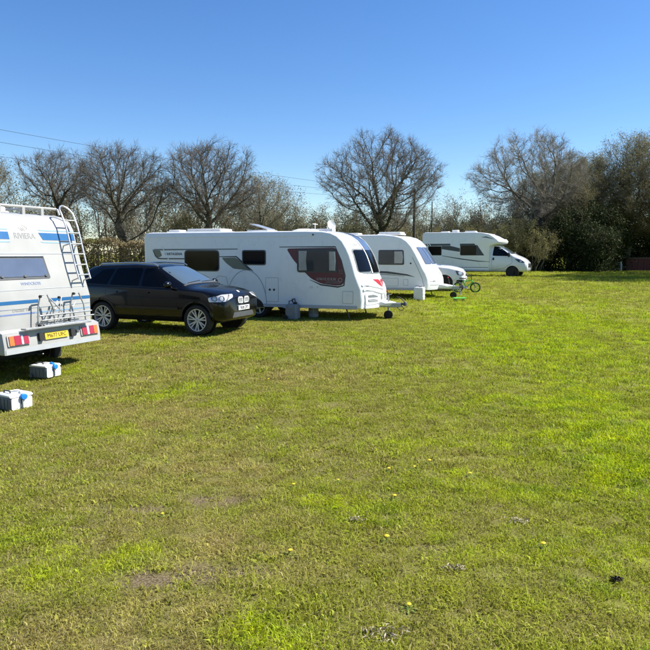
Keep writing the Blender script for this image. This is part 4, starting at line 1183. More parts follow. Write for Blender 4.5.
    for u0, u1, uu0, uu1 in ((-.95, -.42, -.92, -.40), (-.33, .33, -.31, .31), (.42, .95, .40, .92)):
        z0 = 1.41 if abs(u0 + u1) > .1 else 1.375
        MB().patch(rpoly([(u0, Z(z0)), (u1, Z(z0)), (uu1, Z(2.02)), (uu0, Z(2.02))], .07), am, .020, .020, .12).build('front_window', GLASS, t, 30)
    MB().patch(rpoly([(-.33, Z(2.02)), (.33, Z(2.02)), (.36, am.length - .42), (-.36, am.length - .42)], .03), am, .024, .03, .10).build('roof_window', GLASSG, t, 40)
    for s in (-1, 1):
        MB().patch(strip([(s * .37, Z(1.36)), (s * .37, am.length - .40)], .045), am, .028, .03, .10).build('window_rib', WHITE, t, 40)
    for s in (-1, 1):
        MB().patch(rpoly([(s * .48, Z(2.16)), (s * .92, Z(2.14)), (s * .88, Z(2.20)), (s * .5, Z(2.23))], .02), am, .006, .008, .1).build('wing_mark', GREYTXT, t)
    bd = MB().patch(rpoly([(-.46, Z(1.18)), (-.12, Z(1.17)), (0, Z(1.10)), (.12, Z(1.17)), (.46, Z(1.18)), (.20, Z(1.02)), (0, Z(.93)), (-.20, Z(1.02))], .02), am, .012, .014, .08).build('wing_badge', RED, t)
    MB().patch(rpoly([(-.05, Z(.97)), (.05, Z(.97)), (.05, Z(1.09)), (-.05, Z(1.09))], .02), am, .018, .01).build('badge_crest', GREYTXT, bd)
    # deep waved lower mouldings
    for k, (z0, amp) in enumerate(((.93, .06), (.80, .07))):
        ln = [(u, Z(z0 + amp * math.cos(u * 3.1) * -1 * (1 if abs(u) < 1 else .5) + .05)) for u in np.linspace(-1.03, 1.03, 25)]
        MB().patch(strip(ln, .055), am, .030, .035, .12).build('waved_moulding', WHITE, t, 50)
    for s in (-1, 1):
        hs = MB().patch(rpoly([(s * .30, Z(.50)), (s * .98, Z(.46)), (s * 1.0, Z(.80)), (s * .74, Z(.84)), (s * .36, Z(.70))], .08), am, .022, .03, .1).build('lamp_recess', WHITE, t, 40)
        for zc in (.70, .585):
            MB().patch(rpoly([(s * .46, Z(zc - .03)), (s * .88, Z(zc - .02)), (s * .90, Z(zc + .035)), (s * .68, Z(zc + .05)), (s * .46, Z(zc))], .02), am, .030, .012, .1).build('grab_recess', GREYLINE if zc > .6 else SEAM, hs)
        MB().patch(arcpts(s * .18, Z(.66), .05, 0, 340, 14, .08), am, .022, .03, .1).build('front_lamp', GREYTXT, t, 40)
        MB().patch(arcpts(s * .82, Z(1.0), .05, 0, 340, 14, .025), am, .012, .02, .1).build('marker_lamp', GREYTXT, t, 40)
    MB().patch([(-.98, Z(.37)), (.98, Z(.37)), (.98, Z(.44)), (-.98, Z(.44))], am, .035, .05, .12).build('front_valance', WHITE, t, 40)
    tow_frame(t, .16, .98, .42, WHITE, .62)
    # --- roof
    rooflight(t, -5.2, -.35, 2.585, 1.2, .75, .07, 0)
    rooflight(t, -6.3, -.5, 2.585, .4, .4, .05, 0)
    rooflight(t, -3.25, -.55, 2.585, .62, .6, .03, R(16), SOLAR)
    MB().lathe([(.0, .10), (.25, .09), (.40, .05), (.45, 0)], (-1.95, -.2, 2.575), 'z', 24).build('roof_dome', PLASTIC_W, t, 40)
    ds = MB().lathe([(0, .0), (.09, .012), (.17, .045), (.23, .085), (.225, .092), (.165, .055), (.09, .022), (0, .012)], (0, 0, 0), 'x', 24)
    dish = ds.build('satellite_dish', PLASTIC_W, t, 40, loc=(-1.22, -.05, 2.76)); dish.scale = (.68, .68, .68); dish.rotation_euler = (0, R(-18), R(-32))
    MB().tube([(-1.26, -.03, 2.76), (-1.34, 0, 2.73), (-1.34, 0, 2.56)], .02, 8).box((-1.38, 0, 2.62), (.5, .3, .10)).tube([(-1.26, -.05, 2.68), (-1.10, -.18, 2.70), (-1.08, -.20, 2.75)], .01, 6).build('dish_mount', PLASTIC_W, t, 40)
    MB().tube([(-1.62, -.3, 2.56), (-1.62, -.3, 2.83)], .012, 6).tube([(-1.62, -.5, 2.80), (-1.62, -.1, 2.80)], .012, 6).build('aerial', PLASTIC_W, t, 40)
    # nearside + rear (not seen in the photograph but there)
    sp = side_map(HW, 1)
    hab_window(t, sp, [(-1.9, 1.38), (-.7, 1.38), (-.7, 2.03), (-1.9, 2.03)], .08); hab_window(t, sp, [(-5.6, 1.38), (-4.4, 1.38), (-4.4, 2.03), (-5.6, 2.03)], .08)
    dd = MB().patch(rrect(-3.2, .42, -2.55, 2.2, .08), sp, .006, .014).build('entrance_door', WHITE, t); MB().patch(rrect(-2.72, 1.2, -2.64, 1.35, .02), sp, .03, .03).build('door_handle', CHAR, dd)
    bm_ = lambda u, v: (Vector((-7.15, -u, v)), Vector((-1, 0, 0)))
    hab_window(t, bm_, [(-.6, 1.45), (.6, 1.45), (.6, 2.0), (-.6, 2.0)], .08)
    for s in (-1, 1): MB().patch(rrect(s * .9 - .1, .6, s * .9 + .1, .9, .03), bm_, .02, .03).build('tail_light', REDL, t)
    return t, rz
T_MAIN, RZ_MAIN = caravan_main()

def local_pt(t, p):
    m = Matrix.Translation(t.location) @ Matrix.Rotation(t.rotation_euler.z, 4, 'Z')
    return m @ Vector(p)

def waste_container(x, y, rz, label):
    g = ground_z(x, y)
    t = thing('water_container', label, 'water container', (x, y, g), rz)
    pr = [(-.17, .04), (-.14, 0), (.14, 0), (.17, .04), (.17, .40), (.14, .45), (-.14, .45), (-.17, .40)]
    profile_body(MB(), pr, .17, .035, 3, mid=1).build('tank', GREYP, t, 35)
    MB().lathe([(0, 0), (.05, 0), (.055, .05), (.04, .06), (0, .06)], (.08, 0, .45), 'z', 16).build('cap', BLACK, t, 40)
    MB().tube([(-.12, 0, .44), (-.12, 0, .53), (-.02, 0, .55), (.03, 0, .45)], .014, 8).build('handle', BLACK, t, 40)
    for s in (-1, 1): MB().lathe([(0, -.02), (.07, -.02), (.07, .02), (0, .02)], (-.15, s * .19, .07), 'y', 16).build('wheel', BLACK, t, 40)
    MB().tube([(.08, 0, .50), (.05, .03, .60), (-.06, .1, .58), (-.10, .25, .45), (-.1, .35, .35)], .02, 8).build('waste_hose', DGREYP, t, 40)
    MB().patch(rrect(-.11, .10, .11, .34, .02), lambda u, v: (Vector((u, -.17, v)), Vector((0, -1, 0))), .008, .012).build('ribbed_panel', GREYP, t)
    return t
p = local_pt(T_MAIN, (-1.93, -1.30, 0)); waste_container(p.x, p.y, RZ_MAIN, 'grey waste water container with black cap and hose beside the long caravan')
def water_barrel(x, y, rz, label):
    g = ground_z(x, y)
    t = thing('water_barrel', label, 'water barrel', (x, y, g), rz)
    MB().lathe([(0, 0), (.12, 0), (.145, .03), (.15, .10), (.14, .13), (.15, .16), (.15, .34), (.14, .37), (.15, .40), (.145, .46), (.12, .49), (0, .49)], (0, 0, 0), 'z', 26).build('barrel', GREYP, t, 35)
    MB().lathe([(0, 0), (.05, 0), (.05, .04), (0, .04)], (.05, 0, .49), 'z', 16).build('cap', DGREYP, t, 40)
    MB().tube([(0, -.16, .08), (0, -.2, .3), (0, -.16, .62), (0, .16, .62), (0, .2, .3), (0, .16, .08)], .01, 7).build('haul_handle', GALV, t, 40)
p = local_pt(T_MAIN, (-1.48, -.80, 0)); water_barrel(p.x, p.y, 0, 'round grey water barrel in the shade under the long caravan')

# ------------------------------------------------------------ smaller caravan behind
def caravan_small():
    rz = R(-24)
    HW = 1.10
    d = Vector((math.cos(rz), math.sin(rz), 0)); n = Vector((-d.y, d.x, 0))
    p = Vector((3.92, 25.0, 0)) + n * HW
    g = ground_z(p.x - 1.5, p.y) - .01
    t = thing('caravan', 'smaller white single axle caravan with one grey swoosh and sloping blue front window', 'caravan', (p.x, p.y, g), rz)
    front = [(-.02, .36), (.02, .55), (.0, .78), (-.07, .98), (-.18, 1.16), (-.30, 1.40), (-.48, 1.75), (-.66, 2.05), (-.84, 2.25), (-1.05, 2.38), (-1.35, 2.46), (-1.8, 2.50)]
    prof = front + [(-5.0, 2.50), (-5.3, 2.44), (-5.45, 2.3), (-5.5, 2.1), (-5.5, .6), (-5.46, .4), (-5.36, .36)]
    def bulge(x, z, y):
        w = float(sstep(-1.3, .1, np.float64(x))) if x > -1.3 else 0.0
        return .30 * w * (1 - (y / HW) ** 2)
    profile_body(MB(), prof, HW, .07, 4, bulge, 11).build('body', WHITE, t, 32)
    sm = side_map(HW, -1)
    hab_window(t, sm, [(-1.98, 1.32), (-.92, 1.32), (-.95, 1.90), (-1.98, 1.90)], .07, curtains=[(-1.32, -1.0, 1.38, 1.84)], off=.010)
    hab_window(t, sm, [(-4.6, 1.32), (-3.5, 1.32), (-3.5, 1.90), (-4.6, 1.90)], .07)
    MB().patch(strip([(-5.3, 1.02), (-3.0, 1.06), (-1.6, 1.02), (-.8, .93), (-.5, .86)], [.05, .09, .09, .06, .01]), sm, .0035, .006).build('swoosh', CHAR, t)
    MB().patch(strip([(-5.3, .94), (-3.0, .98), (-1.5, .93), (-.9, .88)], [.03, .03, .03, .01]), sm, .0035, .006).build('fine_swoosh', GREYLINE, t)
    def locker(u0, v0, u1, v1):
        dd = MB().patch(rrect(u0, v0, u1, v1, .03), sm, .004, .010).build('locker_door', SEAM, t)
        MB().patch(rrect(u0 + .012, v0 + .012, u1 - .012, v1 - .012, .025), sm, .008, .012).build('door_panel', WHITE, dd)
    locker(-1.90, .48, -1.15, .80); locker(-.95, .52, -.75, .76)
    MB().patch(arcpts(-.66, 1.38, .035, 0, 340, 10), sm, .014, .014).build('marker_lamp', CHAR, t)
    MB().patch([(-5.4, .34), (-.12, .34), (-.12, .43), (-5.4, .43)], sm, .018, .03).build('side_skirt', SILVERP, t, bevel=.004)
    MB().patch(strip([(-.14, .38), (-.13, .55), (-.20, .82), (-.38, 1.2), (-.60, 1.62)], .02), sm, .006, .008).build('panel_joint', SEAM, t)
    MB().patch(arcpts(-2.9, .35, .42, 0, 180, 20, .40), sm, .020, .03, .2).build('wheel_opening', BLACK, t, 40)
    for sgn in (-1, 1): wheel(t, -2.9, sgn * .95, .32, .315, .19, .19, sgn, 6, ALLOY, False)
    MB().box((-2.6, 0, .38), (5.0, .9, .1)).box((-2.9, 0, .33), (.1, 1.8, .08)).build('chassis', UNDER, t)
    for x in (-5.0, -.40):
        for s in (-1, 1): steady(t, x, s * .85, .38, 0.0, splay=.1 if x > -2 else -.1)
    am = arc_map(front, bulge); Z = am.at_z
    MB().patch(rpoly([(-.86, Z(1.30)), (.86, Z(1.30)), (.80, Z(2.06)), (-.80, Z(2.06))], .08), am, .006, .012, .12).build('front_window_surround', SEAM, t, 30)
    for u0, u1 in ((-.80, -.33), (-.27, .27), (.33, .80)):
        MB().patch(rpoly([(u0, Z(1.35)), (u1, Z(1.35)), (u1 * .96, Z(2.0)), (u0 * .96, Z(2.0))], .06), am, .022, .022, .12).build('front_window', GLASSG, t, 30)
    for k in range(3):
        z0 = .56 + .13 * k
        MB().patch(strip([(-.95, Z(z0)), (0, Z(z0 - .03)), (.95, Z(z0))], .012), am, .006, .012, .12).build('moulding_line', SEAM, t)
    MB().patch(arcpts(0, Z(.98), .05, 0, 340, 12, .07), am, .010, .016, .1).build('badge', GREYTXT, t)
    for s in (-1, 1): MB().patch(arcpts(s * .72, Z(.70), .08, 0, 340, 12, .03), am, .010, .016, .1).build('front_lamp', GREYTXT, t)
    tow_frame(t, .14, 1.05, .42, WHITE, .80)
    rooflight(t, -1.7, -.3, 2.50, .9, .6, .07); rooflight(t, -3.4, 0, 2.50, .45, .45, .06)
    dd = side_map(HW, 1)
    hab_window(t, dd, [(-2.0, 1.32), (-.95, 1.32), (-.95, 1.9), (-2.0, 1.9)], .07)
    e = MB().patch(rrect(-3.9, .42, -3.3, 2.15, .08), dd, .006, .014).build('entrance_door', WHITE, t); MB().patch(rrect(-3.45, 1.2, -3.37, 1.33, .02), dd, .03, .03).build('door_handle', CHAR, e)
    return t, rz
T_SMALL, RZ_SMALL = caravan_small()

def aqua_tank(x, y, rz, label):
    g = ground_z(x, y)
    t = thing('water_tank', label, 'water container', (x, y, g), rz)
    pr = [(-.19, .03), (-.16, 0), (.16, 0), (.19, .03), (.19, .46), (.15, .50), (-.15, .50), (-.19, .46)]
    profile_body(MB(), pr, .15, .04, 3, mid=1).build('tank', PLASTIC_W, t, 35)
    for z in (.14, .26, .38): MB().box((0, 0, z), (.395, .315, .018)).build('rib', PLASTIC_W, t, bevel=.006)
    MB().lathe([(0, 0), (.06, 0), (.06, .04), (0, .04)], (.06, 0, .50), 'z', 16).build('cap', GREYP, t, 40)
    MB().tube([(-.15, 0, .49), (-.14, 0, .56), (-.02, 0, .56), (0, 0, .50)], .015, 8).build('handle', GREYP, t, 40)
    MB().tube([(.06, 0, .54), (.12, .1, .60), (.1, .3, .55), (.0, .42, .46)], .014, 8).build('pump_hose', GREYP, t, 40)
p = local_pt(T_SMALL, (-.22, -1.38, 0)); aqua_tank(p.x, p.y, RZ_SMALL, 'white water container standing beside the smaller caravan')
# ------------------------------------------------------------ low profile motorhome at the far end
def far_motorhome():
    rz = R(-26)
    d = Vector((math.cos(rz), math.sin(rz), 0)); n = Vector((-d.y, d.x, 0))
    HW = 1.13
    o = Vector((6.62, 44.6, 0)) + n * HW         # rear, middle
    g = ground_z(o.x + 3, o.y) - .01
    t = thing('motorhome', 'white low profile motorhome with charcoal swoosh graphics at the far end of the field', 'motorhome', (o.x, o.y, g), rz)
    prof = [(0.03, .42), (4.62, .42), (4.66, 2.0), (4.85, 2.10), (5.28, 2.15), (5.46, 2.22), (5.50, 2.33), (5.38, 2.47), (5.05, 2.65), (4.6, 2.81), (4.1, 2.90), (3.6, 2.94), (.25, 2.97), (.08, 2.93), (.0, 2.82), (0, .6)]
    def bulge(x, z, y): return -.42 * (abs(y) / HW) ** 2.5 * float(sstep(4.2, 5.5, np.float64(x)))
    profile_body(MB(), prof, HW, .06, 3, bulge, 13).build('body', WHITE, t, 32)
    sm = side_map(HW, -1)
    hab_window(t, sm, [(.42, 1.42), (1.36, 1.42), (1.36, 2.04), (.42, 2.04)], .05)
    hab_window(t, sm, [(2.62, 1.42), (3.72, 1.42), (3.72, 2.10), (2.62, 2.10)], .09)
    # graphics
    MB().patch([(.30, 2.05), (1.95, 2.08), (1.95, 2.20), (.15, 2.20)], sm, .0035, .006).build('upper_band', CHAR, t)
    for k in range(3): MB().patch([(.26 + .16 * k, 2.04), (.32 + .16 * k, 2.04), (.20 + .16 * k, 2.22), (.14 + .16 * k, 2.22)], sm, .006, .006).build('slash', WHITE, t)
    MB().patch([(1.37, 1.84), (1.37, 2.06), (1.95, 2.06), (2.60, 1.90), (2.60, 1.66), (2.3, 1.70)], sm, .0035, .006).build('window_band', CHAR, t)
    MB().patch([(2.60, 2.06), (2.60, 2.20), (3.55, 2.20), (3.66, 2.06)], sm, .0035, .006).build('window_band', CHAR, t)
    MB().patch([(3.66, 1.42), (3.66, 2.10), (3.78, 2.10), (4.22, 1.42)], sm, .0035, .006).build('window_band', CHAR, t)
    MB().patch(strip([(1.40, 1.40), (2.6, 1.20), (3.8, 1.05), (4.6, 1.02)], [.03, .07, .06, .02]), sm, .0035, .006).build('swoosh', CHAR, t)
    MB().patch(strip([(3.75, 2.14), (4.30, 1.36)], .05), sm, .006, .008).build('white_bar', WHITE, t)
    MB().patch(strip([(4.0, 2.60), (4.3, 2.62), (4.8, 2.48)], [.01, .08, .02]), sm, .0035, .006).build('pod_flash', CHAR, t)
    MB().patch([(0.05, .41), (4.55, .41), (4.55, .50), (.05, .50)], sm, .018, .03).build('side_skirt', SILVERP, t)
    MB().patch([(2.2, .62), (4.5, .62), (4.5, .66), (2.2, .66)], sm, .0035, .006).build('lower_line', GREYLINE, t)
    MB().patch(arcpts(1.35, .40, .40, 0, 180, 20, .38), sm, .012, .03, .2).build('wheel_opening', BLACK, t, 40)
    # cab
    S = [(4.2, .35, .90, 1.02, .95, .99, 1.38, .84, 2.05, 2.16), (4.9, .35, .90, 1.02, .95, .99, 1.38, .84, 2.04, 2.15), (5.12, .35, .90, 1.02, .95, .99, 1.37, .85, 2.00, 2.10), (5.58, .35, .90, 1.02, .95, .98, 1.35, .87, 1.74, 1.82),
         (6.02, .35, .90, 1.02, .95, .97, 1.32, .88, 1.44, 1.50), (6.35, .35, .90, 1.0, .95, .95, 1.24, .83, 1.32, 1.37), (6.62, .36, .87, .96, .92, .90, 1.12, .77, 1.19, 1.24), (6.80, .38, .80, .90, .84, .83, .98, .69, 1.05, 1.09), (6.90, .42, .72, .82, .76, .75, .88, .62, .95, .98), (6.94, .5, .62, .74, .70, .68, .80, .54, .86, .88)]
    m = MB(); m.add(*loft(S, 70)); c = m.build('cab', WHITEG, t, 38)
    cut_arches(c, [(6.0, .36, .41)], 1.02)
    bv = bvh_of(c)
    for sgn in (-1, 1):
        cm = bvh_map(bv, (0, sgn * 1.8, 0), (1, 0, 0), (0, 0, 1), (0, -sgn, 0))
        MB().patch(rpoly([(4.72, 1.40), (5.90, 1.38), (5.52, 1.70), (5.16, 1.97), (4.80, 2.02)], .07), cm, .006, .014, .12).build('side_window', GLASS, t, 30)
        dr = MB().patch(strip([(5.95, 1.36), (6.0, .95), (5.5, .62), (4.72, .45), (4.68, 1.32)], .014), cm, .003, .008, .12).build('cab_door', CHAR, t)
        MB().patch(rrect(4.74, 1.12, 4.84, 1.28, .02), cm, .03, .03).build('door_handle', BLACK, dr)
        mr = MB(); mr.lathe([(0, -.05), (.09, -.04), (.11, 0), (.08, .08), (0, .1)], (0, 0, 0), 'x', 14); mo = mr.build('mirror', BLACK, t, 40, loc=(5.78, sgn * 1.14, 1.48)); mo.scale = (1, 1, 1.5)
        wheel(t, 6.0, sgn * .90, .335, .335, .20, .21, sgn, 6, SILVERP, False); wheel(t, 1.35, sgn * .92, .335, .335, .20, .21, sgn, 6, SILVERP, False)
        li = MB(); li.lathe([(.402, 0), (.402, -sgn * .27), (.0, -sgn * .27), (0, -sgn * .26), (.394, -sgn * .26), (.394, 0)], (6.0, sgn * 1.0, .36), 'y', 28); li.build('arch_liner', BLACK, t, 40)
        hm = bvh_map(bv, Vector((6.5, sgn * .8, 0)) + Vector((.75, sgn * .66, 0)) * 1.6, Vector((-sgn * .66, .75, 0)), (0, 0, 1), (-.75, -sgn * .66, 0))
        hl = MB().patch(rpoly([(sgn * .20, .98), (sgn * .38, 1.20), (sgn * .12, 1.16), (-sgn * .12, 1.04), (-sgn * .08, .94)], .04), hm, .010, .02, .06).build('headlight', CHAR, t, 35)
        MB().patch(arcpts(sgn * .10, 1.05, .06, 0, 345, 15), hm, .02, .02, .06).build('lamp_lens', CLEARL, hl, 35)
    fm = bvh_map(bv, (7.8, 0, 0), (0, 1, 0), (0, 0, 1), (-1, 0, 0))
    MB().patch(rpoly([(-.62, .66), (.62, .66), (.56, .90), (-.56, .90)], .06), fm, .01, .02, .08).build('grille', BLACK, t, 35)
    MB().patch(rpoly([(-.6, .44), (.6, .44), (.58, .54), (-.58, .54)], .02), fm, .012, .02, .08).build('bumper_insert', SILVERP, t, 35)
    wv = Vector((-.90, 0, .60)).normalized(); wn_ = Vector((wv.z, 0, -wv.x))
    wm = bvh_map(bv, Vector((5.58, 0, 1.80)) + wn_ * 1.3, (0, 1, 0), wv, -wn_)
    ws = MB().patch(rpoly([(-.86, -.48), (.86, -.48), (.80, .46), (-.80, .46)], .08), wm, .006, .014, .10).build('windscreen', GLASSB, t, 30)
    # over-cab rooflight, roof fittings
    pm = arc_map([(5.46, 2.38), (5.38, 2.47), (5.05, 2.65), (4.6, 2.81), (4.1, 2.90)], lambda x, z, y: bulge(x, z, y), 1)
    MB().patch(rpoly([(-.38, .12), (.38, .12), (.38, .85), (-.38, .85)], .06), pm, .03, .04, .12).build('cab_rooflight', GLASS, t, 40)
    rooflight(t, 3.1, -.2, 2.945, .7, .5, .06); rooflight(t, 2.0, 0, 2.955, .4, .4, .14); rooflight(t, 1.3, 0, 2.96, .5, .5, .05)
    MB().box((3.3, 0, .42), (6.2, 1.3, .12)).box((1.35, 0, .33), (.1, 1.8, .1)).box((6.0, 0, .33), (.1, 1.8, .1)).build('chassis', UNDER, t)
    sp = side_map(HW, 1); hab_window(t, sp, [(.5, 1.42), (1.4, 1.42), (1.4, 2.04), (.5, 2.04)], .05)
    e = MB().patch(rrect(2.7, .5, 3.3, 2.2, .08), sp, .006, .014).build('entrance_door', WHITE, t); MB().patch(rrect(2.78, 1.2, 2.86, 1.35, .02), sp, .03, .03).build('door_handle', CHAR, e)
    bm_ = lambda u, v: (Vector((0, -u, v)), Vector((-1, 0, 0)))
    for s in (-1, 1): MB().patch(rrect(s * .95 - .08, .65, s * .95 + .08, 1.1, .03), bm_, .02, .03).build('tail_light', REDL, t)
    # front of the caravan row: cable reel / step under the side
    return t
far_motorhome()

# ------------------------------------------------------------ child's bicycle by the hitch of the small caravan
def bicycle():
    x, y = 6.12, 28.1; rz = R(-6)
    g = ground_z(x, y) + .0
    t = thing('bicycle', "child's bright green bicycle standing before the nose of the white car", 'bicycle', (x, y, g), 0, rot=(R(-6), 0, rz))
    t.scale = (1.12, 1.12, 1.12)
    Rw = .20
    for wx in (-.33, .33):
        w = MB().lathe([(0, -.03), (.02, -.03), (.02, .03), (0, .03)], (0, 0, 0), 'y', 12).build('wheel', GALV, t, 40, loc=(wx, 0, Rw))
        MB().tube([(math.cos(R(a)) * (Rw - .02), 0, math.sin(R(a)) * (Rw - .02)) for a in range(0, 360, 12)], .022, 7, True).build('tyre', TYRE, w, 40)
        MB().tube([(math.cos(R(a)) * (Rw - .048), 0, math.sin(R(a)) * (Rw - .048)) for a in range(0, 360, 12)], .012, 6, True).build('rim', GREENP, w, 40)
        sp = MB()
        for k in range(12):
            a = R(30 * k); sp.tube([(0, .02 * (-1) ** k, 0), (math.cos(a) * (Rw - .05), 0, math.sin(a) * (Rw - .05))], .0025, 4)
        sp.build('spokes', ALU, w)
    f = MB()
    bb = (-.03, 0, .20); hd = (.20, 0, .48); hb = (.225, 0, .40); sc = (-.13, 0, .45)
    f.tube([bb, hb], .020, 8).tube([sc, hd], .018, 8).tube([bb, sc], .018, 8).tube([hb, hd], .022, 8)
    for s in (-1, 1): f.tube([(-.33, s * .04, .2), (-.03, s * .02, .2)], .011, 6).tube([(-.33, s * .04, .2), (-.13, s * .015, .44)], .010, 6)
    f.build('frame', GREENP, t, 40)
    fk = MB()
    for s in (-1, 1): fk.tube([(.33, s * .045, .2), (.26, s * .045, .38), (.225, 0, .42)], .012, 6)
    fk.build('fork', BLACK, t, 40)
    MB().tube([(.20, 0, .48), (.17, 0, .58)], .014, 7).tube([(.10, -.26, .66), (.16, -.14, .62), (.17, 0, .58), (.16, .14, .62), (.10, .26, .66)], .012, 7).build('handlebar', BLACK, t, 40)
    for s in (-1, 1): MB().tube([(.10, s * .26, .66), (.05, s * .31, .665)], .018, 8).build('grip', BLACK, t, 40)
    MB().tube([(-.13, 0, .44), (-.15, 0, .53)], .012, 7).build('seat_post', ALU, t)
    MB().add([(-.27, -.07, .53), (-.27, .07, .53), (-.13, .055, .54), (-.02, .02, .535), (-.02, -.02, .535), (-.13, -.055, .54), (-.27, -.06, .575), (-.27, .06, .575), (-.13, .045, .57), (-.02, .015, .56), (-.02, -.015, .56), (-.13, -.045, .57)],
        [(0, 1, 2, 3, 4, 5), (6, 7, 8, 9, 10, 11), (0, 1, 7, 6), (1, 2, 8, 7), (2, 3, 9, 8), (3, 4, 10, 9), (4, 5, 11, 10), (5, 0, 6, 11)]).build('saddle', BLACK, t, 50)
    MB().lathe([(0, -.01), (.065, -.008), (.065, .008), (0, .01)], (-.03, -.04, .2), 'y', 16).build('chainring', GALV, t, 40)
    MB().tube([(-.03, -.06, .2), (.07, -.07, .12)], .010, 6).tube([(-.03, .06, .2), (-.13, .07, .28)], .010, 6).build('crank', GALV, t)
    for px_, py, pz in ((.07, -.12, .12), (-.13, .12, .28)): MB().box((px_, py, pz), (.08, .08, .025)).build('pedal', BLACK, t)
    MB().box((-.33, 0, .41), (.2, .05, .01), Matrix.Rotation(.25, 3, 'Y')).build('mudguard', GREENP, t)
bicycle()

def hitch_bag(x, y, label):
    g = ground_z(x, y)
    t = thing('hitch_lock', label, 'hitch lock', (x, y, g), R(-10))
    MB().box((0, 0, .02), (.16, .14, .04)).tube([(0, 0, .03), (0, 0, .42)], .028, 8).build('prop_stand', GALV, t, bevel=.004)
    MB().box((0, 0, .48), (.12, .10, .12)).build('head', DGREYP, t, bevel=.012)
hitch_bag(5.62, 27.0, 'short grey prop stand beside the green bicycle')

def skateboard(x, y):
    g = ground_z(x, y)
    t = thing('skateboard', 'small bright green plastic skateboard lying in the grass', 'skateboard', (x, y, g + .012), R(8))
    V = []; F = []; n = 12
    out = [(-.27, .03), (-.25, .06), (-.18, .075), (.18, .075), (.25, .06), (.27, .03), (.27, -.03), (.25, -.06), (.18, -.075), (-.18, -.075), (-.25, -.06), (-.27, -.03)]
    kick = lambda u: .085 + max(0, abs(u) - .17) * .35
    m = MB(); V = [(u, v, kick(u)) for u, v in out] + [(u, v, kick(u) + .016) for u, v in out]
    F = [tuple(range(12))[::-1], tuple(range(12, 24))] + [(i, (i + 1) % 12, 12 + (i + 1) % 12, 12 + i) for i in range(12)]
    # split deck so that the kicked ends bend
    m.add(V, F); m.build('deck', GREENP, t)
    for s in (-1, 1):
        tr = MB().box((s * .16, 0, .055), (.05, .12, .03)).build('truck', GALV, t, bevel=.004)
        for q in (-1, 1): MB().lathe([(0, -.02), (.028, -.02), (.03, 0), (.028, .02), (0, .02)], (s * .16, q * .075, .035), 'y', 14).build('wheel', BLACK, tr, 40)
skateboard(5.02, 24.3)

# ------------------------------------------------------------ right-hand corner of the field
def board_enclosure():
    x0, x1, y = 27.0, 33.2, 58.5
    g = ground_z(29, y)
    t = thing('board_enclosure', 'low red brown boarded enclosure with pale capping at right edge under dark trees', 'enclosure', (x0, y, g), R(-3))
    L = x1 - x0; n = 24
    b0 = None
    for k in range(n):
        w = L / n
        b = MB().box((k * w + w / 2, (k % 2) * .012, .56), (w - .012, .025, 1.10)).build('board', REDWOOD, t)
    for k in range(5): MB().box((k * L / 4, .07, .6), (.1, .1, 1.2)).build('post', REDWOOD, t)
    MB().box((L / 2, .03, 1.14), (L, .14, .045)).build('capping', PALEWOOD, t)
    for k in range(8): MB().box((0, .4 + k * .26, .56), (.025, .25, 1.10)).build('board', REDWOOD, t)
board_enclosure()

def small_shed():
    x, y = 29.6, 63.0; g = ground_z(x, y)
    t = thing('shed', 'small pale framed shed window showing above the red brown boards', 'shed', (x, y, g), R(-5))
    MB().box((0, 0, 1.05), (2.0, 1.6, 2.1)).build('wall', POLEW, t)
    MB().box((0, -.02, 2.14), (2.25, 1.85, .07)).build('roof', PALEWOOD, t)
    w = MB().box((-.2, -.82, 1.60), (1.0, .05, .75)).build('window_frame', PALEWOOD, t)
    MB().box((-.2, -.85, 1.60), (.86, .02, .62)).build('pane', GLASSG, w)
small_shed()

def gas_bottle():
    x, y = 26.05, 57.6; g = ground_z(x, y)
    t = thing('gas_bottle', 'pale blue gas bottle standing at the end of the red brown boards', 'gas bottle', (x, y, g))
    MB().lathe([(0, 0), (.14, 0), (.16, .04), (.16, .58), (.13, .68), (.06, .72), (0, .72)], (0, 0, 0), 'z', 20).build('cylinder', mat('pale_blue_paint', (.35, .42, .5), .4, noise=.1), t, 40)
    MB().lathe([(.10, .68), (.11, .68), (.11, .82), (.10, .82)], (0, 0, 0), 'z', 16, True).build('collar', GALV, t, 40)
    MB().lathe([(0, .7), (.03, .7), (.03, .8), (0, .8)], (0, 0, 0), 'z', 10).build('valve', ALU, t, 40)
gas_bottle()

def rail_fence():
    a = Vector((13.9, 55.2, 0)); b = Vector((18.6, 55.6, 0))
    g = ground_z(15, 53)
    rz = math.atan2(b.y - a.y, b.x - a.x); L = (b - a).length
    t = thing('rail_fence', 'weathered pale post and rail fence behind the far motorhome', 'fence', (a.x, a.y, g), rz)
    for k in range(5): MB().box((k * L / 4, .05, 1.05), (.10, .10, 2.3 - .12 * (k % 2))).build('post', PALEWOOD, t)
    for z, dy in ((2.12, 0), (1.58, .0), (.95, 0)):
        for k in range(2): MB().box(((k + .5) * L / 2, -.02 + k * .006, z + .05 * k), (L / 2 - .02, .04, .10), Matrix.Rotation(R(1.2 - 2 * k), 3, 'Y')).build('rail', PALEWOOD, t)
rail_fence()

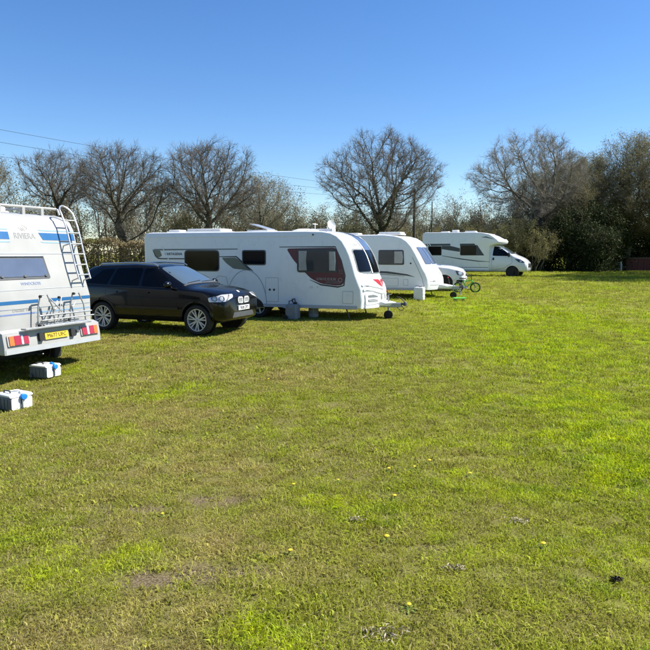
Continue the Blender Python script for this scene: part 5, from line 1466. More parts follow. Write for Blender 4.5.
# ------------------------------------------------------------ telegraph poles and wires
def pole(x, y, h, label, arm=True, th=1.0):
    g = ground_z(x, y)
    t = thing('telegraph_pole', label, 'pole', (x, y, g), R(20))
    MB().tube([(0, 0, -.2), (0, 0, h * .5), (0, 0, h)], [.12 * th, .105 * th, .08 * th], 10).build('shaft', POLEW, t, 40)
    if arm:
        MB().box((0, -.12, h - .35), (1.3, .10, .10)).build('cross_arm', POLEW, t)
        for u in (-.55, -.15, .15, .55): MB().lathe([(0, 0), (.04, 0), (.05, .05), (.03, .1), (0, .11)], (u, -.12, h - .30), 'z', 10).build('insulator', SILVERP, t, 40)
    return Vector((x, y, g + h - .2))
P1 = pole(6.6, 48.6, 6.2, 'dark wooden telegraph pole in front of the central bare tree', False)
P2 = pole(8.45, 52.0, 5.6, 'slimmer telegraph pole just right of the central bare tree', False, .5)
def wire(a, b, sag, label):
    a, b = Vector(a), Vector(b)
    pts = [a.lerp(b, k / 40) - Vector((0, 0, sag * 4 * (k / 40) * (1 - k / 40))) for k in range(41)]
    o = MB().tube(pts, .0065, 5).build('overhead_wire', WIRE, None, 60)
    tag(o, label, 'wire', 'overhead wires')
wire(P1, (-16.3, 20.6, 6.9), .35, 'upper overhead wire crossing the sky at left')
wire(P1 - Vector((0, 0, .25)), (-16.3, 20.6, 6.45), .45, 'lower overhead wire crossing the sky at left')
wire(P1 - Vector((0, 0, .5)), (-16.3, 20.6, 5.85), .45, 'lowest overhead wire above the left trees')
# ------------------------------------------------------------ trees, shrubs and hedge
def bark(name, c1, c2, sc=6):
    m = bpy.data.materials.new(name); m.use_nodes = True
    nt = m.node_tree; b = nt.nodes['Principled BSDF']; tc = nt.nodes.new('ShaderNodeTexCoord')
    nz = nt.nodes.new('ShaderNodeTexNoise'); nz.inputs['Scale'].default_value = sc; nz.inputs['Detail'].default_value = 6
    rp = nt.nodes.new('ShaderNodeValToRGB'); rp.color_ramp.elements[0].position = .35; rp.color_ramp.elements[1].position = .68
    rp.color_ramp.elements[0].color = (*c1, 1); rp.color_ramp.elements[1].color = (*c2, 1)
    nt.links.new(tc.outputs['Object'], nz.inputs['Vector']); nt.links.new(nz.outputs['Fac'], rp.inputs[0]); nt.links.new(rp.outputs[0], b.inputs['Base Color'])
    bp = nt.nodes.new('ShaderNodeBump'); bp.inputs['Strength'].default_value = .5; bp.inputs['Distance'].default_value = .03
    nt.links.new(nz.outputs['Fac'], bp.inputs['Height']); nt.links.new(bp.outputs[0], b.inputs['Normal'])
    b.inputs['Roughness'].default_value = .9; b.inputs['Specular IOR Level'].default_value = .15
    return m
def leafmat(name, c1, c2, trans=.3, sc=1.2):
    m = bpy.data.materials.new(name); m.use_nodes = True
    nt = m.node_tree; b = nt.nodes['Principled BSDF']; geo = nt.nodes.new('ShaderNodeNewGeometry')
    nz = nt.nodes.new('ShaderNodeTexNoise'); nz.inputs['Scale'].default_value = sc; nz.inputs['Detail'].default_value = 5; nz.inputs['Roughness'].default_value = .7
    rp = nt.nodes.new('ShaderNodeValToRGB'); rp.color_ramp.elements[0].position = .35; rp.color_ramp.elements[1].position = .65
    rp.color_ramp.elements[0].color = (*c1, 1); rp.color_ramp.elements[1].color = (*c2, 1)
    nt.links.new(geo.outputs['Position'], nz.inputs['Vector']); nt.links.new(nz.outputs['Fac'], rp.inputs[0])
    hs = nt.nodes.new('ShaderNodeHueSaturation'); mr = nt.nodes.new('ShaderNodeMapRange'); mr.inputs['To Min'].default_value = .6; mr.inputs['To Max'].default_value = 1.45
    nt.links.new(geo.outputs['Random Per Island'], mr.inputs['Value']); nt.links.new(mr.outputs[0], hs.inputs['Value']); nt.links.new(rp.outputs[0], hs.inputs['Color'])
    nt.links.new(hs.outputs[0], b.inputs['Base Color']); b.inputs['Roughness'].default_value = .65; b.inputs['Specular IOR Level'].default_value = .1
    tl = nt.nodes.new('ShaderNodeBsdfTranslucent'); nt.links.new(hs.outputs[0], tl.inputs['Color'])
    ms = nt.nodes.new('ShaderNodeMixShader'); ms.inputs[0].default_value = trans
    nt.links.new(b.outputs[0], ms.inputs[1]); nt.links.new(tl.outputs[0], ms.inputs[2]); nt.links.new(ms.outputs[0], nt.nodes['Material Output'].inputs['Surface'])
    return m
BARK_OAK = bark('oak_bark', (.045, .038, .028), (.13, .115, .09))
BARK_ASH = bark('grey_bark', (.075, .07, .055), (.20, .19, .16))
BARK_BIRCH = bark('birch_bark', (.22, .21, .19), (.52, .50, .47), 4)
TWIG_DARK = bark('dark_twigs', (.092, .080, .066), (.185, .165, .138), 2)
TWIG_PALE = bark('pale_twigs', (.17, .155, .125), (.33, .305, .255), 2)
TWIG_RUST = bark('rusty_twigs', (.10, .065, .04), (.19, .13, .085), 2)
LEAF_OLIVE = leafmat('young_olive_leaf', (.13, .125, .045), (.26, .24, .11), .4)
LEAF_BUD = leafmat('pale_bud', (.16, .15, .085), (.29, .27, .17), .3)
LEAF_DARK = leafmat('evergreen_leaf', (.022, .034, .012), (.062, .078, .028), .15)
LEAF_IVY = leafmat('ivy_leaf', (.02, .035, .012), (.05, .07, .022), .15)
LEAF_HEDGE = leafmat('winter_hedge_leaf', (.14, .11, .055), (.32, .26, .14), .3, 2.2)
LEAF_HEDGE2 = leafmat('green_hedge_leaf', (.11, .12, .035), (.22, .22, .075), .3, 2.2)

def tubes_mesh(P0, P1, R0, R1, k):
    E = len(P0); d = P1 - P0
    L = np.linalg.norm(d, axis=1, keepdims=True); d = d / np.maximum(L, 1e-6)
    up = np.where(np.abs(d[:, 2:3]) < .9, np.array([[0, 0, 1.0]]), np.array([[1.0, 0, 0]]))
    u = np.cross(d, up); u /= np.linalg.norm(u, axis=1, keepdims=True); w = np.cross(d, u)
    a = np.arange(k) * 2 * np.pi / k
    ring = np.cos(a)[None, :, None] * u[:, None, :] + np.sin(a)[None, :, None] * w[:, None, :]
    A = P0[:, None, :] + ring * R0[:, None, None]; B = P1[:, None, :] + ring * R1[:, None, None]
    v = np.stack([A, B], 1).reshape(-1, 3)
    base = (np.arange(E) * 2 * k)[:, None]; j = np.arange(k)[None, :]; j2 = (np.arange(k) + 1)[None, :] % k
    f = np.stack([base + j, base + j2, base + k + j2, base + k + j], -1).reshape(-1, 4)
    return v, f

def leaves_mesh(C, size, r, flat=.0):
    """one folded diamond per centre"""
    n = len(C)
    a = r.normal(size=(n, 3)); a /= np.linalg.norm(a, axis=1, keepdims=True)
    b = r.normal(size=(n, 3)); b = b - (b * a).sum(1, keepdims=True) * a; b /= np.linalg.norm(b, axis=1, keepdims=True)
    s = size * (.55 + .9 * r.random((n, 1)))
    v = np.stack([C - a * s, C + b * s * .45, C + a * s, C - b * s * .45], 1).reshape(-1, 3)
    f = np.arange(n * 4).reshape(-1, 4)
    return v, f

def obj_np(name, v, f, m, parent, smooth=False):
    me = mesh_np(name, v, f.ravel(), np.full(len(f), f.shape[1]), m, smooth)
    return link(bpy.data.objects.new(name, me), parent)

def grow(start, att, step, infl, kill, iters, r, wob=.12, trop=.02, mute=0):
    """space colonisation; start = list of (pos, parent)"""
    pos = [np.array(p, float) for p, _ in start]; par = [q for _, q in start]
    N = np.array(pos); att = att.copy()
    D = np.linalg.norm(att[:, None] - N[None], axis=2); D[:, :mute] += 1e3; near = D.argmin(1); dist = D.min(1)
    seen = set()
    for it in range(iters):
        inf_ = infl if it > 12 else infl * 3
        sel = dist < inf_
        if not sel.any(): break
        dirs = att[sel] - N[near[sel]]; dirs /= np.maximum(np.linalg.norm(dirs, axis=1, keepdims=True), 1e-6)
        acc = np.zeros_like(N); np.add.at(acc, near[sel], dirs)
        idx = np.unique(near[sel])
        g = acc[idx]; g /= np.maximum(np.linalg.norm(g, axis=1, keepdims=True), 1e-6)
        g += r.normal(size=g.shape) * wob; g[:, 2] += trop
        g /= np.linalg.norm(g, axis=1, keepdims=True)
        new = N[idx] + g * step
        key = [(i,) + tuple(np.round(p * 20).astype(int)) for i, p in zip(idx, new)]
        ok = [k not in seen for k in key]
        for k in key: seen.add(k)
        new = new[ok]; pidx = idx[ok]
        if len(new) == 0: break
        b = len(N); N = np.vstack([N, new]); par += list(pidx)
        D = np.linalg.norm(att[:, None] - new[None], axis=2); dm = D.min(1); da = D.argmin(1) + b
        up = dm < dist; near = np.where(up, da, near); dist = np.where(up, dm, dist)
        keep = dist > kill
        att = att[keep]; near = near[keep]; dist = dist[keep]
        if len(att) == 0: break
    return N, np.array(par)

def tree_geometry(seed, H, half, base_z, trunk_h, r_base, n_att=1500, step=.30, top_heavy=.0, r_tip=.011, limbs=0, lean=(0, 0), twigs=6, tw_len=.62, flat=1.0, shift=(0, 0), leader=.42):
    """returns (thick edges), (thin edges), tip points.  crown spans base_z..H, half-width half"""
    r = np.random.default_rng(seed)
    cz = (base_z + H) / 2; rz = (H - base_z) / 2
    A = []
    while sum(len(a) for a in A) < n_att:
        p = r.uniform(-1, 1, size=(n_att * 3, 3)); q = p.copy()
        rad = np.linalg.norm(p, axis=1)
        # lumpy outline
        th = np.arctan2(p[:, 1], p[:, 0]); ph = p[:, 2]
        lim = .90 + .06 * np.sin(3 * th + seed) + .06 * np.sin(5 * th + 2 * ph * 3 + seed * 2) + .04 * np.cos(7 * ph + seed)
        widen = 1 - .22 * np.clip(-p[:, 2], 0, 1)
        ok = (rad / widen < lim) & (r.random(len(p)) < .35 + .65 * rad ** 1.5)
        A.append(p[ok])
    A = np.vstack(A)[:n_att]
    A = A * np.array([half, half * flat, rz]) + np.array([shift[0], shift[1], cz])
    start = []; top = trunk_h + leader * (H - trunk_h); n = max(4, int(top / .35))
    dx = dy = 0.0; low = None
    for k in range(n + 1):
        t = k / n; z = top * t
        if z > trunk_h: dx += r.normal() * .10; dy += r.normal() * .10
        start.append(((lean[0] * t + .05 * math.sin(k * 1.7 + seed) + dx, lean[1] * t + .05 * math.cos(k * 1.3 + seed) + dy, z), k - 1))
        if low is None and z >= trunk_h * .9: low = k
    for L in range(limbs):
        ang = 2.4 * L + r.random() * .7; f = (L + r.random() * .5) / limbs
        el = R(8 + 50 * f + r.normal() * 6); ln = half * r.uniform(.5, .8) * (1 - .45 * f)
        p = min(n, int(low + (n - low) * f * .9)); cur = np.array(start[p][0]); last = p
        m = max(3, int(ln / .32)); a = ang; e = el
        for k in range(m):
            a += r.normal() * .17; e += r.normal() * .11 + .035
            cur = cur + np.array([math.cos(a) * math.cos(e), math.sin(a) * math.cos(e) * flat, math.sin(e)]) * .32
            start.append((tuple(cur), last)); last = len(start) - 1
    N, par = grow(start, A, step, step * 5.0, step * 1.5, 110, r, mute=low)
    cnt = np.zeros(len(N)); ch = np.zeros(len(N), int)
    for i in range(len(N) - 1, 0, -1):
        if ch[i] == 0: cnt[i] = 1
        cnt[par[i]] += cnt[i]; ch[par[i]] += 1
    cnt[0] = max(cnt[0], 1)
    ex = math.log(r_base / r_tip) / math.log(max(cnt[0], 2))
    rad = r_tip * np.maximum(cnt, 1) ** ex
    rad[0] *= 1.35
    # smooth the chains a little
    for _ in range(2):
        S = N.copy(); S[1:] = .7 * N[1:] + .3 * N[par[1:]]; N = np.vstack([N[:1], S[1:]])
    i = np.arange(1, len(N)); P0 = N[par[i]]; P1 = N[i]
    R1 = rad[i]; R0 = np.minimum(rad[par[i]], R1 * 1.5 + .004)
    thick = R1 > .028
    # twigs
    src = i[R1 < .022]
    src = np.repeat(src, twigs)
    d0 = N[src] - N[par[src]]; d0 /= np.maximum(np.linalg.norm(d0, axis=1, keepdims=True), 1e-6)
    out = N[src] - np.array([shift[0], shift[1], cz * .55]); out /= np.maximum(np.linalg.norm(out, axis=1, keepdims=True), 1e-6)
    d = d0 * .6 + out * .4 + r.normal(size=d0.shape) * .55; d[:, 2] += .12; d /= np.linalg.norm(d, axis=1, keepdims=True)
    ln = tw_len * (.4 + r.random((len(src), 1)) * .9)
    t = r.random((len(src), 1))
    a0 = N[par[src]] * (1 - t) + N[src] * t; a1 = a0 + d * ln
    d2 = d + r.normal(size=d.shape) * .6; d2 /= np.linalg.norm(d2, axis=1, keepdims=True)
    b0 = a0 + d * ln * .55; b1 = b0 + d2 * ln * .65
    d3 = d - r.normal(size=d.shape) * .6; d3 /= np.linalg.norm(d3, axis=1, keepdims=True)
    c0 = a0 + d * ln * .75; c1 = c0 + d3 * ln * .5
    T0 = np.vstack([a0, b0, c0]); T1 = np.vstack([a1, b1, c1]); tr = np.concatenate([np.full(len(a0), .0070), np.full(len(b0), .0056), np.full(len(b0), .0048)])
    return dict(P0=P0, P1=P1, R0=R0, R1=R1, thick=thick, T0=T0, T1=T1, TR=tr, tips=np.vstack([a1, b1]), nodes=N, rad=rad)

def tree_meshes(G, bk, tw, leaf=None, nleaf=0, lsize=.05, seed=0, spread=.15, ivy=0):
    th = G['thick']
    v, f = tubes_mesh(G['P0'][th], G['P1'][th], G['R0'][th], G['R1'][th], 6)
    out = {'trunk': mesh_np('trunk', v, f.ravel(), np.full(len(f), 4), bk, True)}
    v1, f1 = tubes_mesh(G['P0'][~th], G['P1'][~th], G['R0'][~th], G['R1'][~th], 4)
    v2, f2 = tubes_mesh(G['T0'], G['T1'], G['TR'], G['TR'] * .5, 3)
    v = np.vstack([v1, v2]); f = np.vstack([f1, f2 + len(v1)])
    out['crown'] = mesh_np('crown', v, f.ravel(), np.full(len(f), 4), tw, True)
    r = np.random.default_rng(seed + 99)
    if nleaf:
        c = G['tips'][r.integers(0, len(G['tips']), nleaf)] + r.normal(size=(nleaf, 3)) * spread
        v, f = leaves_mesh(c, lsize, r)
        out['leaves'] = mesh_np('leaves', v, f.ravel(), np.full(len(f), 4), leaf)
    if ivy:
        big = np.where((G['rad'] > .05))[0]
        c = G['nodes'][big[r.integers(0, len(big), ivy)]] + r.normal(size=(ivy, 3)) * .16
        v, f = leaves_mesh(c, .07, r)
        out['ivy'] = mesh_np('ivy', v, f.ravel(), np.full(len(f), 4), LEAF_IVY)
    return out

def place_tree(name, meshes, x, y, label, group, rz=0.0, sc=1.0, cat='tree'):
    g = float(gz(x, y)) - .08
    t = thing(name, label, cat, (x, y, g), rz, group)
    t.scale = (sc, sc, sc) if not isinstance(sc, tuple) else sc
    for k, me in meshes.items():
        o = link(bpy.data.objects.new(k, me), t)
        if k in ('leaves', 'buds', 'twigs', 'ivy', 'stems'): o['kind'] = 'stuff'
    return t

# --- the individual trees against the sky
def oak(seed, x, y, label, H, half, bz, th, rb, bk=BARK_OAK, tw=TWIG_DARK, group='bare trees behind the hedge', name='bare_tree', **kw):
    leaf = {k: kw.pop(k) for k in ('leaf', 'nleaf', 'lsize', 'spread', 'ivy') if k in kw}
    G = tree_geometry(seed, H, half, bz, th, rb, **kw)
    return place_tree(name, tree_meshes(G, bk, tw, seed=seed, **leaf), x, y, label, group)

oak(3, -19.0, 47.0, 'bare oak with crooked limbs above the roof rails of the left motorhome', 9.1, 3.0, 4.2, 3.6, .24, n_att=1500, limbs=8, step=.27)
oak(14, -13.9, 45.0, 'broad bare oak with low spreading limbs above the black car', 9.1, 3.5, 3.0, 2.4, .29, n_att=2300, limbs=10, step=.26)
oak(8, -8.1, 46.0, 'tall rounded bare oak rising behind the rear of the long caravan', 9.5, 3.7, 2.8, 2.4, .30, n_att=2400, limbs=10, step=.26, tw=TWIG_DARK)
oak(21, -4.6, 48.5, 'smaller leaning tree with pale buds right of the tall rounded oak', 7.5, 2.6, 2.2, 1.6, .16, n_att=900, limbs=3, bk=BARK_ASH, tw=TWIG_PALE, leaf=LEAF_BUD, nleaf=8000, lsize=.045, lean=(.5, 0))
oak(5, 4.4, 50.0, 'wide fan shaped bare tree standing alone against the sky in the centre', 11.0, 5.2, 2.4, 2.0, .34, n_att=2700, limbs=12, step=.29, ivy=2500, tw=TWIG_DARK, group=None)
oak(31, 18.4, 57.5, 'large grey bare tree rising behind the far motorhome', 12.3, 5.6, 3.6, 4.0, .33, n_att=2900, limbs=11, step=.30, bk=BARK_ASH, tw=TWIG_PALE, group=None, shift=(-.5, 0))
oak(41, -24.3, 45.0, 'grey green leafing tree cut by the left edge of the picture', 9.6, 3.4, 1.6, 1.2, .2, n_att=1200, limbs=4, bk=BARK_ASH, tw=TWIG_PALE, leaf=LEAF_OLIVE, nleaf=9000, lsize=.05, group=None)

# --- leafing trees of the right-hand corner
G = tree_geometry(51, 11.0, 4.0, 1.6, 1.6, .24, n_att=1600, limbs=6, step=.32)
M_R1 = tree_meshes(G, BARK_ASH, TWIG_PALE, LEAF_OLIVE, 52000, .042, 51, .14)
place_tree('leafing_tree', M_R1, 28.2, 61.0, 'olive green leafing tree above the red brown boards at right edge', 'leafing trees in the right corner', 0.4, 1.16)
place_tree('leafing_tree', M_R1, 22.6, 60.5, 'paler leafing tree between the grey bare tree and the right edge', 'leafing trees in the right corner', 2.2, .98)
place_tree('leafing_tree', M_R1, 33.5, 58.0, 'leafing tree just beyond the right edge of the picture', 'leafing trees in the right corner', 4.0, 1.08)
for (x, y, rz, s, lab) in ((27.4, 43.6, 1.0, 1.3, 'leafing tree along the right side of the field casting the long shadow'), (31.5, 50.0, 3.1, 1.2, 'leafing tree along the right side nearer the boarded enclosure'), (25.5, 38.5, 5.0, 1.1, 'nearest leafing tree along the right side of the field')):
    place_tree('leafing_tree', M_R1, x, y, lab, 'leafing trees in the right corner', rz, s)

for (x, y, rz, s, lab) in ((25.2, 62.5, 1.7, 1.0, 'leafing tree behind the dark evergreens, left of the red brown boards'), (30.8, 61.8, 5.6, 1.12, 'leafing tree right behind the small shed at right edge'), (20.2, 62.0, 3.6, .86, 'leafing tree close behind the grey bare tree')):
    place_tree('leafing_tree', M_R1, x, y, lab, 'leafing trees in the right corner', rz, s)
# --- evergreen, dense dark
def evergreen_meshes(seed, H, half, n, leaf, lsize):
    r = np.random.default_rng(seed)
    G = tree_geometry(seed, H * .92, half * .9, .5, 1.0, .16, n_att=420, limbs=3, step=.36, twigs=2)
    nd = G['nodes'][G['nodes'][:, 2] > .4]
    cl = nd[r.integers(0, len(nd), 260)]
    c = cl[r.integers(0, len(cl), n)] + r.normal(size=(n, 3)) * np.array([.34, .34, .26])
    low = r.random(n) < .25
    c[low, 2] = r.random(low.sum()) * H * .35; c[low, :2] *= .95
    c[:, 2] = np.maximum(c[:, 2], .03)
    m = tree_meshes(G, BARK_OAK, TWIG_DARK)
    v, f = leaves_mesh(c, lsize, r); m['leaves'] = mesh_np('leaves', v, f.ravel(), np.full(len(f), 4), leaf)
    return m
M_EV = evergreen_meshes(61, 7.4, 2.9, 21000, LEAF_DARK, .085)
M_EV2 = evergreen_meshes(67, 4.6, 2.6, 18000, LEAF_DARK, .08)
for (me, x, y, rz, s, lab) in ((M_EV, 20.9, 55.6, 0, .88, 'dark evergreen tree beside the grey bare tree'), (M_EV, 23.8, 57.5, 2.0, 1.0, 'dark evergreen tree left of the red brown boards'),
        (M_EV2, 22.3, 54.4, 1.1, 1.0, 'low dark evergreen bush in front of the dark trees'), (M_EV2, 17.4, 56.0, 3.0, .95, 'low dark evergreen bush right of the far motorhome'),
        (M_EV2, 25.4, 59.6, 4.4, 1.25, 'dark evergreen bush behind the gas bottle'), (M_EV2, 30.2, 62.0, .5, 1.0, 'dark evergreen bush behind the boarded enclosure'), (M_EV, 28.6, 63.8, 5.2, .9, 'dark evergreen tree behind the small shed'),
        (M_EV2, 19.6, 58.6, 2.4, 1.0, 'dark evergreen bush behind the front row of dark bushes')):
    place_tree('evergreen', me, x, y, lab, 'dark evergreens in the right corner', rz, s, 'evergreen')

# --- thicket of young stems behind everything
def thicket_meshes(seed, H, half, stems, bk, tw, leaf, nleaf, lsize=.05, upright=.25):
    r = np.random.default_rng(seed); P0 = []; P1 = []; R0 = []; R1 = []
    tips = []
    def run(p, d, L, rad, lev):
        n = max(3, int(L / .35)); st = L / n
        for k in range(n):
            d = d + r.normal(size=3) * .10; d[2] += .03; d = d / np.linalg.norm(d)
            q = p + d * st; ra = rad * (1 - k / n * .7); rb = rad * (1 - (k + 1) / n * .7)
            P0.append(p); P1.append(q); R0.append(ra); R1.append(rb)
            if lev < 3 and k >= (n // 3 if lev == 0 else 0):
                for _ in range(2 if lev == 0 else (r.random() < .8)):
                    e = d + r.normal(size=3) * .55; e[2] += .25; e /= np.linalg.norm(e)
                    run(q, e, L * r.uniform(.22, .42) * (1 - .4 * k / n), max(rb * .5, .006), lev + 1)
            p = q
        tips.append(p)
    for s in range(stems):
        a = r.random() * 6.283; e = r.random() * upright
        run(np.array([math.cos(a), math.sin(a), 0]) * half * .45 * r.random(), np.array([math.cos(a) * e, math.sin(a) * e, 1.0]), H * r.uniform(.6, 1), .045 * r.uniform(.6, 1.2), 0)
    P0, P1, R0, R1 = map(np.array, (P0, P1, R0, R1)); th = R1 > .018
    v, f = tubes_mesh(P0[th], P1[th], R0[th], R1[th], 5); m = {'stems': mesh_np('stems', v, f.ravel(), np.full(len(f), 4), bk, True)}
    v, f = tubes_mesh(P0[~th], P1[~th], R0[~th], R1[~th], 3); m['twigs'] = mesh_np('twigs', v, f.ravel(), np.full(len(f), 4), tw, True)
    tips = np.array(tips)
    if nleaf:
        c = tips[r.integers(0, len(tips), nleaf)] + r.normal(size=(nleaf, 3)) * .14
        v, f = leaves_mesh(c, lsize, r); m['buds'] = mesh_np('buds', v, f.ravel(), np.full(len(f), 4), leaf)
    return m
TH = [thicket_meshes(71, 6.0, 2.2, 7, BARK_BIRCH, TWIG_PALE, LEAF_BUD, 2500, .05, .2), thicket_meshes(72, 5.4, 2.6, 9, BARK_ASH, TWIG_PALE, LEAF_BUD, 7000, .05, .5), thicket_meshes(73, 6.2, 2.2, 7, BARK_ASH, TWIG_RUST, LEAF_HEDGE, 2500, .05, .35), thicket_meshes(74, 4.2, 2.8, 11, BARK_ASH, TWIG_PALE, LEAF_OLIVE, 8000, .05, .7)]
TL = ['slender pale stemmed sapling clump in the thicket behind the bare oaks', 'pale budding willow shrub in the thicket behind the vehicles', 'rusty twigged shrub in the thicket behind the bare oaks', 'low olive green budding shrub at the back of the field']
TG = ['pale sapling clumps', 'pale budding shrubs', 'rusty shrubs', 'low olive shrubs']
rs = np.random.default_rng(5)
spots = []
for k in range(17): spots.append((-31 + k * 1.75 + rs.normal() * .4, 54 + rs.uniform(-3.5, 4), (0, 2, 0, 1, 0, 2, 1, 0)[k % 8], rs.uniform(1.05, 1.4)))
for k in range(7): spots.append((-30 + k * 3.3 + rs.normal() * .5, 49.0 + rs.uniform(-1, 1), (2, 0, 3, 1)[k % 4], rs.uniform(.9, 1.2)))
for k in range(7): spots.append((-6.5 + k * 1.7 + rs.normal() * .3, 53 + rs.uniform(-3, 3), (1, 1, 3)[k % 3], rs.uniform(.85, 1.05)))
for k in range(12): spots.append((5 + k * 1.3 + rs.normal() * .4, 58 + rs.uniform(-3.5, 3), (1, 3, 1, 2)[k % 4], rs.uniform(.8, 1.0)))
for k in range(6): spots.append((8 + k * 1.8 + rs.normal() * .3, 53.5 + rs.uniform(-1, 1), 3, rs.uniform(.75, .95)))
for k in range(11): spots.append((6.5 + k * 1.25 + rs.normal() * .3, 63 + rs.uniform(-2, 2), (1, 1, 2)[k % 3], rs.uniform(1.0, 1.2)))
for k in range(6): spots.append((-5.5 + k * 1.5 + rs.normal() * .3, 58 + rs.uniform(-2, 2), 1, rs.uniform(.95, 1.1)))
for k in range(8): spots.append((18 + k * 2.4 + rs.normal() * .3, 66 + rs.uniform(-2, 2), (1, 2, 0, 3)[k % 4], rs.uniform(1.0, 1.3)))
def where(x, y):
    px = x / y
    for lim, txt in ((-.36, 'behind the roof of the left motorhome'), (-.24, 'behind the broad oak above the black car'), (-.10, 'behind the rear half of the long caravan'), (.02, 'behind the front half of the long caravan'),
                     (.14, 'behind the central fan shaped tree'), (.22, 'behind the smaller caravan'), (.33, 'behind the far motorhome'), (9, 'behind the dark evergreens at right')):
        if px < lim: return txt
KIND = ['slender pale stemmed sapling clump', 'pale budding willow shrub', 'rusty twigged shrub', 'low olive green budding shrub']
for (x, y, k, s) in spots:
    dep = 'tall ' if s > 1.2 else ''
    place_tree('thicket_shrub', TH[k], x, y, dep + KIND[k] + ' ' + where(x, y) + (', nearer row' if y < 51.5 else ''), TG[k], rs.uniform(0, 6.28), s, 'shrub')

# --- clipped hedge behind the car
def hedge(x0, x1, y, h, d, label, slope=0.0):
    r = np.random.default_rng(int(abs(x0) * 10))
    L = x1 - x0
    g = float(gz((x0 + x1) / 2, y))
    t = thing('hedge', label, 'hedge', (x0, y, g))
    n = int(L * 3400)
    c = np.stack([r.random(n) * L, (r.random(n) - .5) * d, r.random(n) ** .8 * h], 1)
    shell = r.random(n) < .75
    side = r.random(n)
    c[shell & (side < .6), 1] = -d / 2; c[shell & (side >= .6) & (side < .85), 2] = h
    wv = .10 * np.sin(c[:, 0] * 2.1) + .07 * np.sin(c[:, 0] * 5.3 + 1)
    c[:, 2] = np.where(c[:, 2] > h * .8, c[:, 2] + wv, c[:, 2]); c[:, 1] -= wv * .6
    c += r.normal(size=c.shape) * .05; c[:, 2] = np.maximum(c[:, 2], .02)
    grn = vnoise(c[:, 0] + 3, c[:, 2] * 1.5 + 7, .8) > .62
    for nm, sel, m in (('foliage', ~grn, LEAF_HEDGE), ('green_growth', grn, LEAF_HEDGE2)):
        v, f = leaves_mesh(c[sel], .05, r); tag(obj_np(nm, v, f, m, t), kind='stuff')
    k = int(L * 60)
    b = np.stack([r.random(k) * L, (r.random(k) - .5) * d * .7, r.random(k) * h * .6], 1); e = b + r.normal(size=b.shape) * .15 + np.array([0, 0, .5])
    v, f = tubes_mesh(b, e, np.full(k, .012), np.full(k, .006), 4); tag(obj_np('stems', v, f, TWIG_DARK, t), kind='stuff')
    b = np.stack([r.random(int(L * 4)) * L, (r.random(int(L * 4)) - .5) * d * .3, np.zeros(int(L * 4))], 1); e = b + np.array([0, 0, h * .8]) + r.normal(size=b.shape) * .1
    v, f = tubes_mesh(b, e, np.full(len(b), .04), np.full(len(b), .015), 5); obj_np('trunks', v, f, BARK_OAK, t)
hedge(-24.0, -1.5, 33.5, 2.15, 1.3, 'clipped brown and olive hedge between the left motorhome and the long caravan')

# --- unseen trees added behind the camera to dim sky fill and darken reflections
for k in range(9):
    x = -30 + k * 7.5 + rs.normal(); y = -26 + rs.normal() * 2
    place_tree('leafing_tree' if k % 2 else 'evergreen', M_R1 if k % 2 else M_EV, x, y, 'unseen leafing tree added behind the camera' if k % 2 else 'unseen dark evergreen added behind the camera', 'unseen trees added behind the camera', rs.uniform(0, 6), 1.1 if k % 2 else 1.35, 'tree' if k % 2 else 'evergreen')
# ------------------------------------------------------------ dandelions and dead leaf clumps in the grass
M_DAND = mat('dandelion_yellow', (.80, .58, .02), .6, noise=.1, nscale=40)
M_STEM = mat('dandelion_stem', (.16, .21, .03), .6, noise=.1, nscale=40)
M_DEAD = mat('dead_leaf', (.42, .36, .24), .9, noise=.4, nscale=60)
M_DEAD2 = mat('dark_dead_leaf', (.05, .04, .03), .85, noise=.4, nscale=60)
def dandelion_meshes():
    f = MB(); f.lathe([(0, .0), (.012, .002), (.022, .010), (.024, .016), (.016, .022), (0, .024)], (0, 0, .045), 'z', 14)
    for k in range(18):
        a = 2 * math.pi * k / 18; ca, sa = math.cos(a), math.sin(a)
        f.add([(ca * .012 - sa * .003, sa * .012 + ca * .003, .060), (ca * .012 + sa * .003, sa * .012 - ca * .003, .060), (ca * .030, sa * .030, .058 + .004 * (k % 2))], [(0, 1, 2)])
    s = MB().tube([(0, 0, -.01), (.004, .002, .02), (0, 0, .05)], .003, 6)
    lv = MB()
    for k in range(7):
        a = 2 * math.pi * k / 7 + .3; d = Vector((math.cos(a), math.sin(a), 0)); n = Vector((-d.y, d.x, 0))
        pts = [(0, .003), (.03, .007), (.05, .014), (.065, .008), (.08, .013), (.10, 0)]
        V = []
        for q, w in pts: V += [d * q + n * w + Vector((0, 0, .006 + .12 * q * (1 - q / .12))), d * q - n * w + Vector((0, 0, .006 + .12 * q * (1 - q / .12)))]
        lv.add(V, [(2 * i, 2 * i + 1, 2 * i + 3, 2 * i + 2) for i in range(len(pts) - 1)])
    return f, s, lv

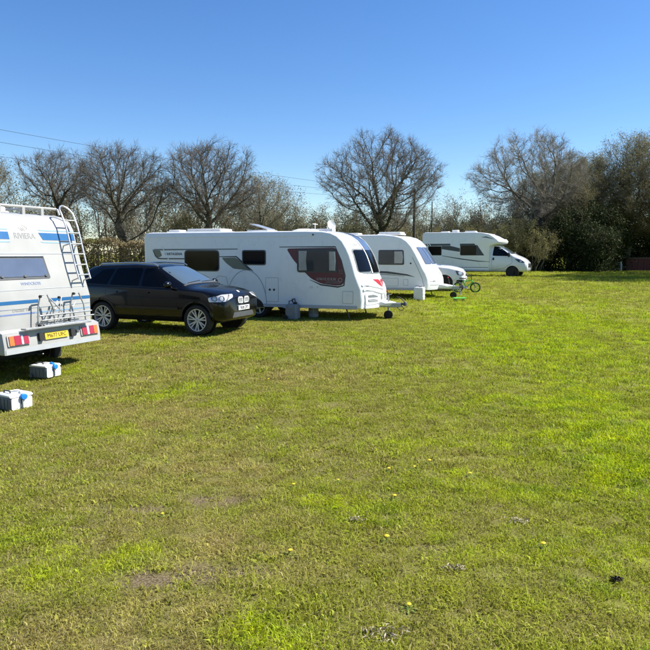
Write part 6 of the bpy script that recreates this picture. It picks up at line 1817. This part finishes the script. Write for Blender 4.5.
_f, _s, _l = dandelion_meshes()
_first = None
DAND = [(0.11, 5.28), (0.54, 4.87), (0.56, 5.53), (0.79, 5.58), (0.95, 5.74), (1.24, 5.39), (0.45, 3.3), (0.41, 4.13), (1.41, 4.02), (-0.26, 5.19), (-1.19, 4.58), (-0.88, 9.93), (-0.22, 3.93)]
for i, (x, y) in enumerate(DAND):
    t = thing('dandelion', 'small yellow dandelion flower in the short grass', 'dandelion', (x, y, ground_z(x, y) + .004), i * 1.3, 'dandelions in the grass')
    s = .48 + .25 * ((i * 37) % 10) / 10; t.scale = (s, s, s)
    if _first is None:
        _first = [_f.build('flower', M_DAND, t, 60), _s.build('stem', M_STEM, t, 60), _l.build('leaves', M_STEM, t, 60)]
    else:
        for o in _first:
            c = o.copy(); COL.objects.link(c); c.parent = t
def dead_clump(x, y, rad, n, m, label, seed):
    r = np.random.default_rng(seed); b = MB()
    for k in range(n):
        a = r.random() * 6.283; d = rad * math.sqrt(r.random()); d *= .6 + .5 * math.sin(a * 3 + seed) ** 2; c = Vector((d * math.cos(a), d * math.sin(a) * .6, .006 + .014 * r.random()))
        u = Vector((r.normal(), r.normal(), r.normal() * .25)).normalized(); w = u.cross(Vector((r.normal() * .4, r.normal() * .4, 1))).normalized()
        L = .006 + .018 * r.random(); W = .0015 + .004 * r.random()
        cu = Vector((0, 0, .008 * r.random()))
        b.add([c - u * L, c + w * W + cu, c + u * L, c - w * W + cu], [(0, 1, 2), (0, 2, 3)])
    o = b.build('dead_leaf_clump', m, None, recalc=False)
    o.location = (x, y, ground_z(x, y) + .008)
    tag(o, label, 'dead leaves', 'dead leaf clumps in the grass', 'stuff')
for i, (x, y, rad, n, m, lab) in enumerate([(.31, 3.04, .13, 110, M_DEAD, 'pale dead leaf clump at the bottom edge of the field'), (.78, 3.74, .08, 60, M_DEAD, 'pale dead leaf clump right of the lone near dandelion'), (.23, 4.47, .08, 50, M_DEAD, 'grey dead leaf clump left of centre in the near grass'), (1.38, 4.42, .11, 70, M_DEAD, 'grey dead leaf clump right of centre in the near grass'), (1.70, 3.61, .035, 60, M_DEAD2, 'small dark clod of dead leaves at lower right')]):
    dead_clump(x, y, rad, n, m, lab, i)
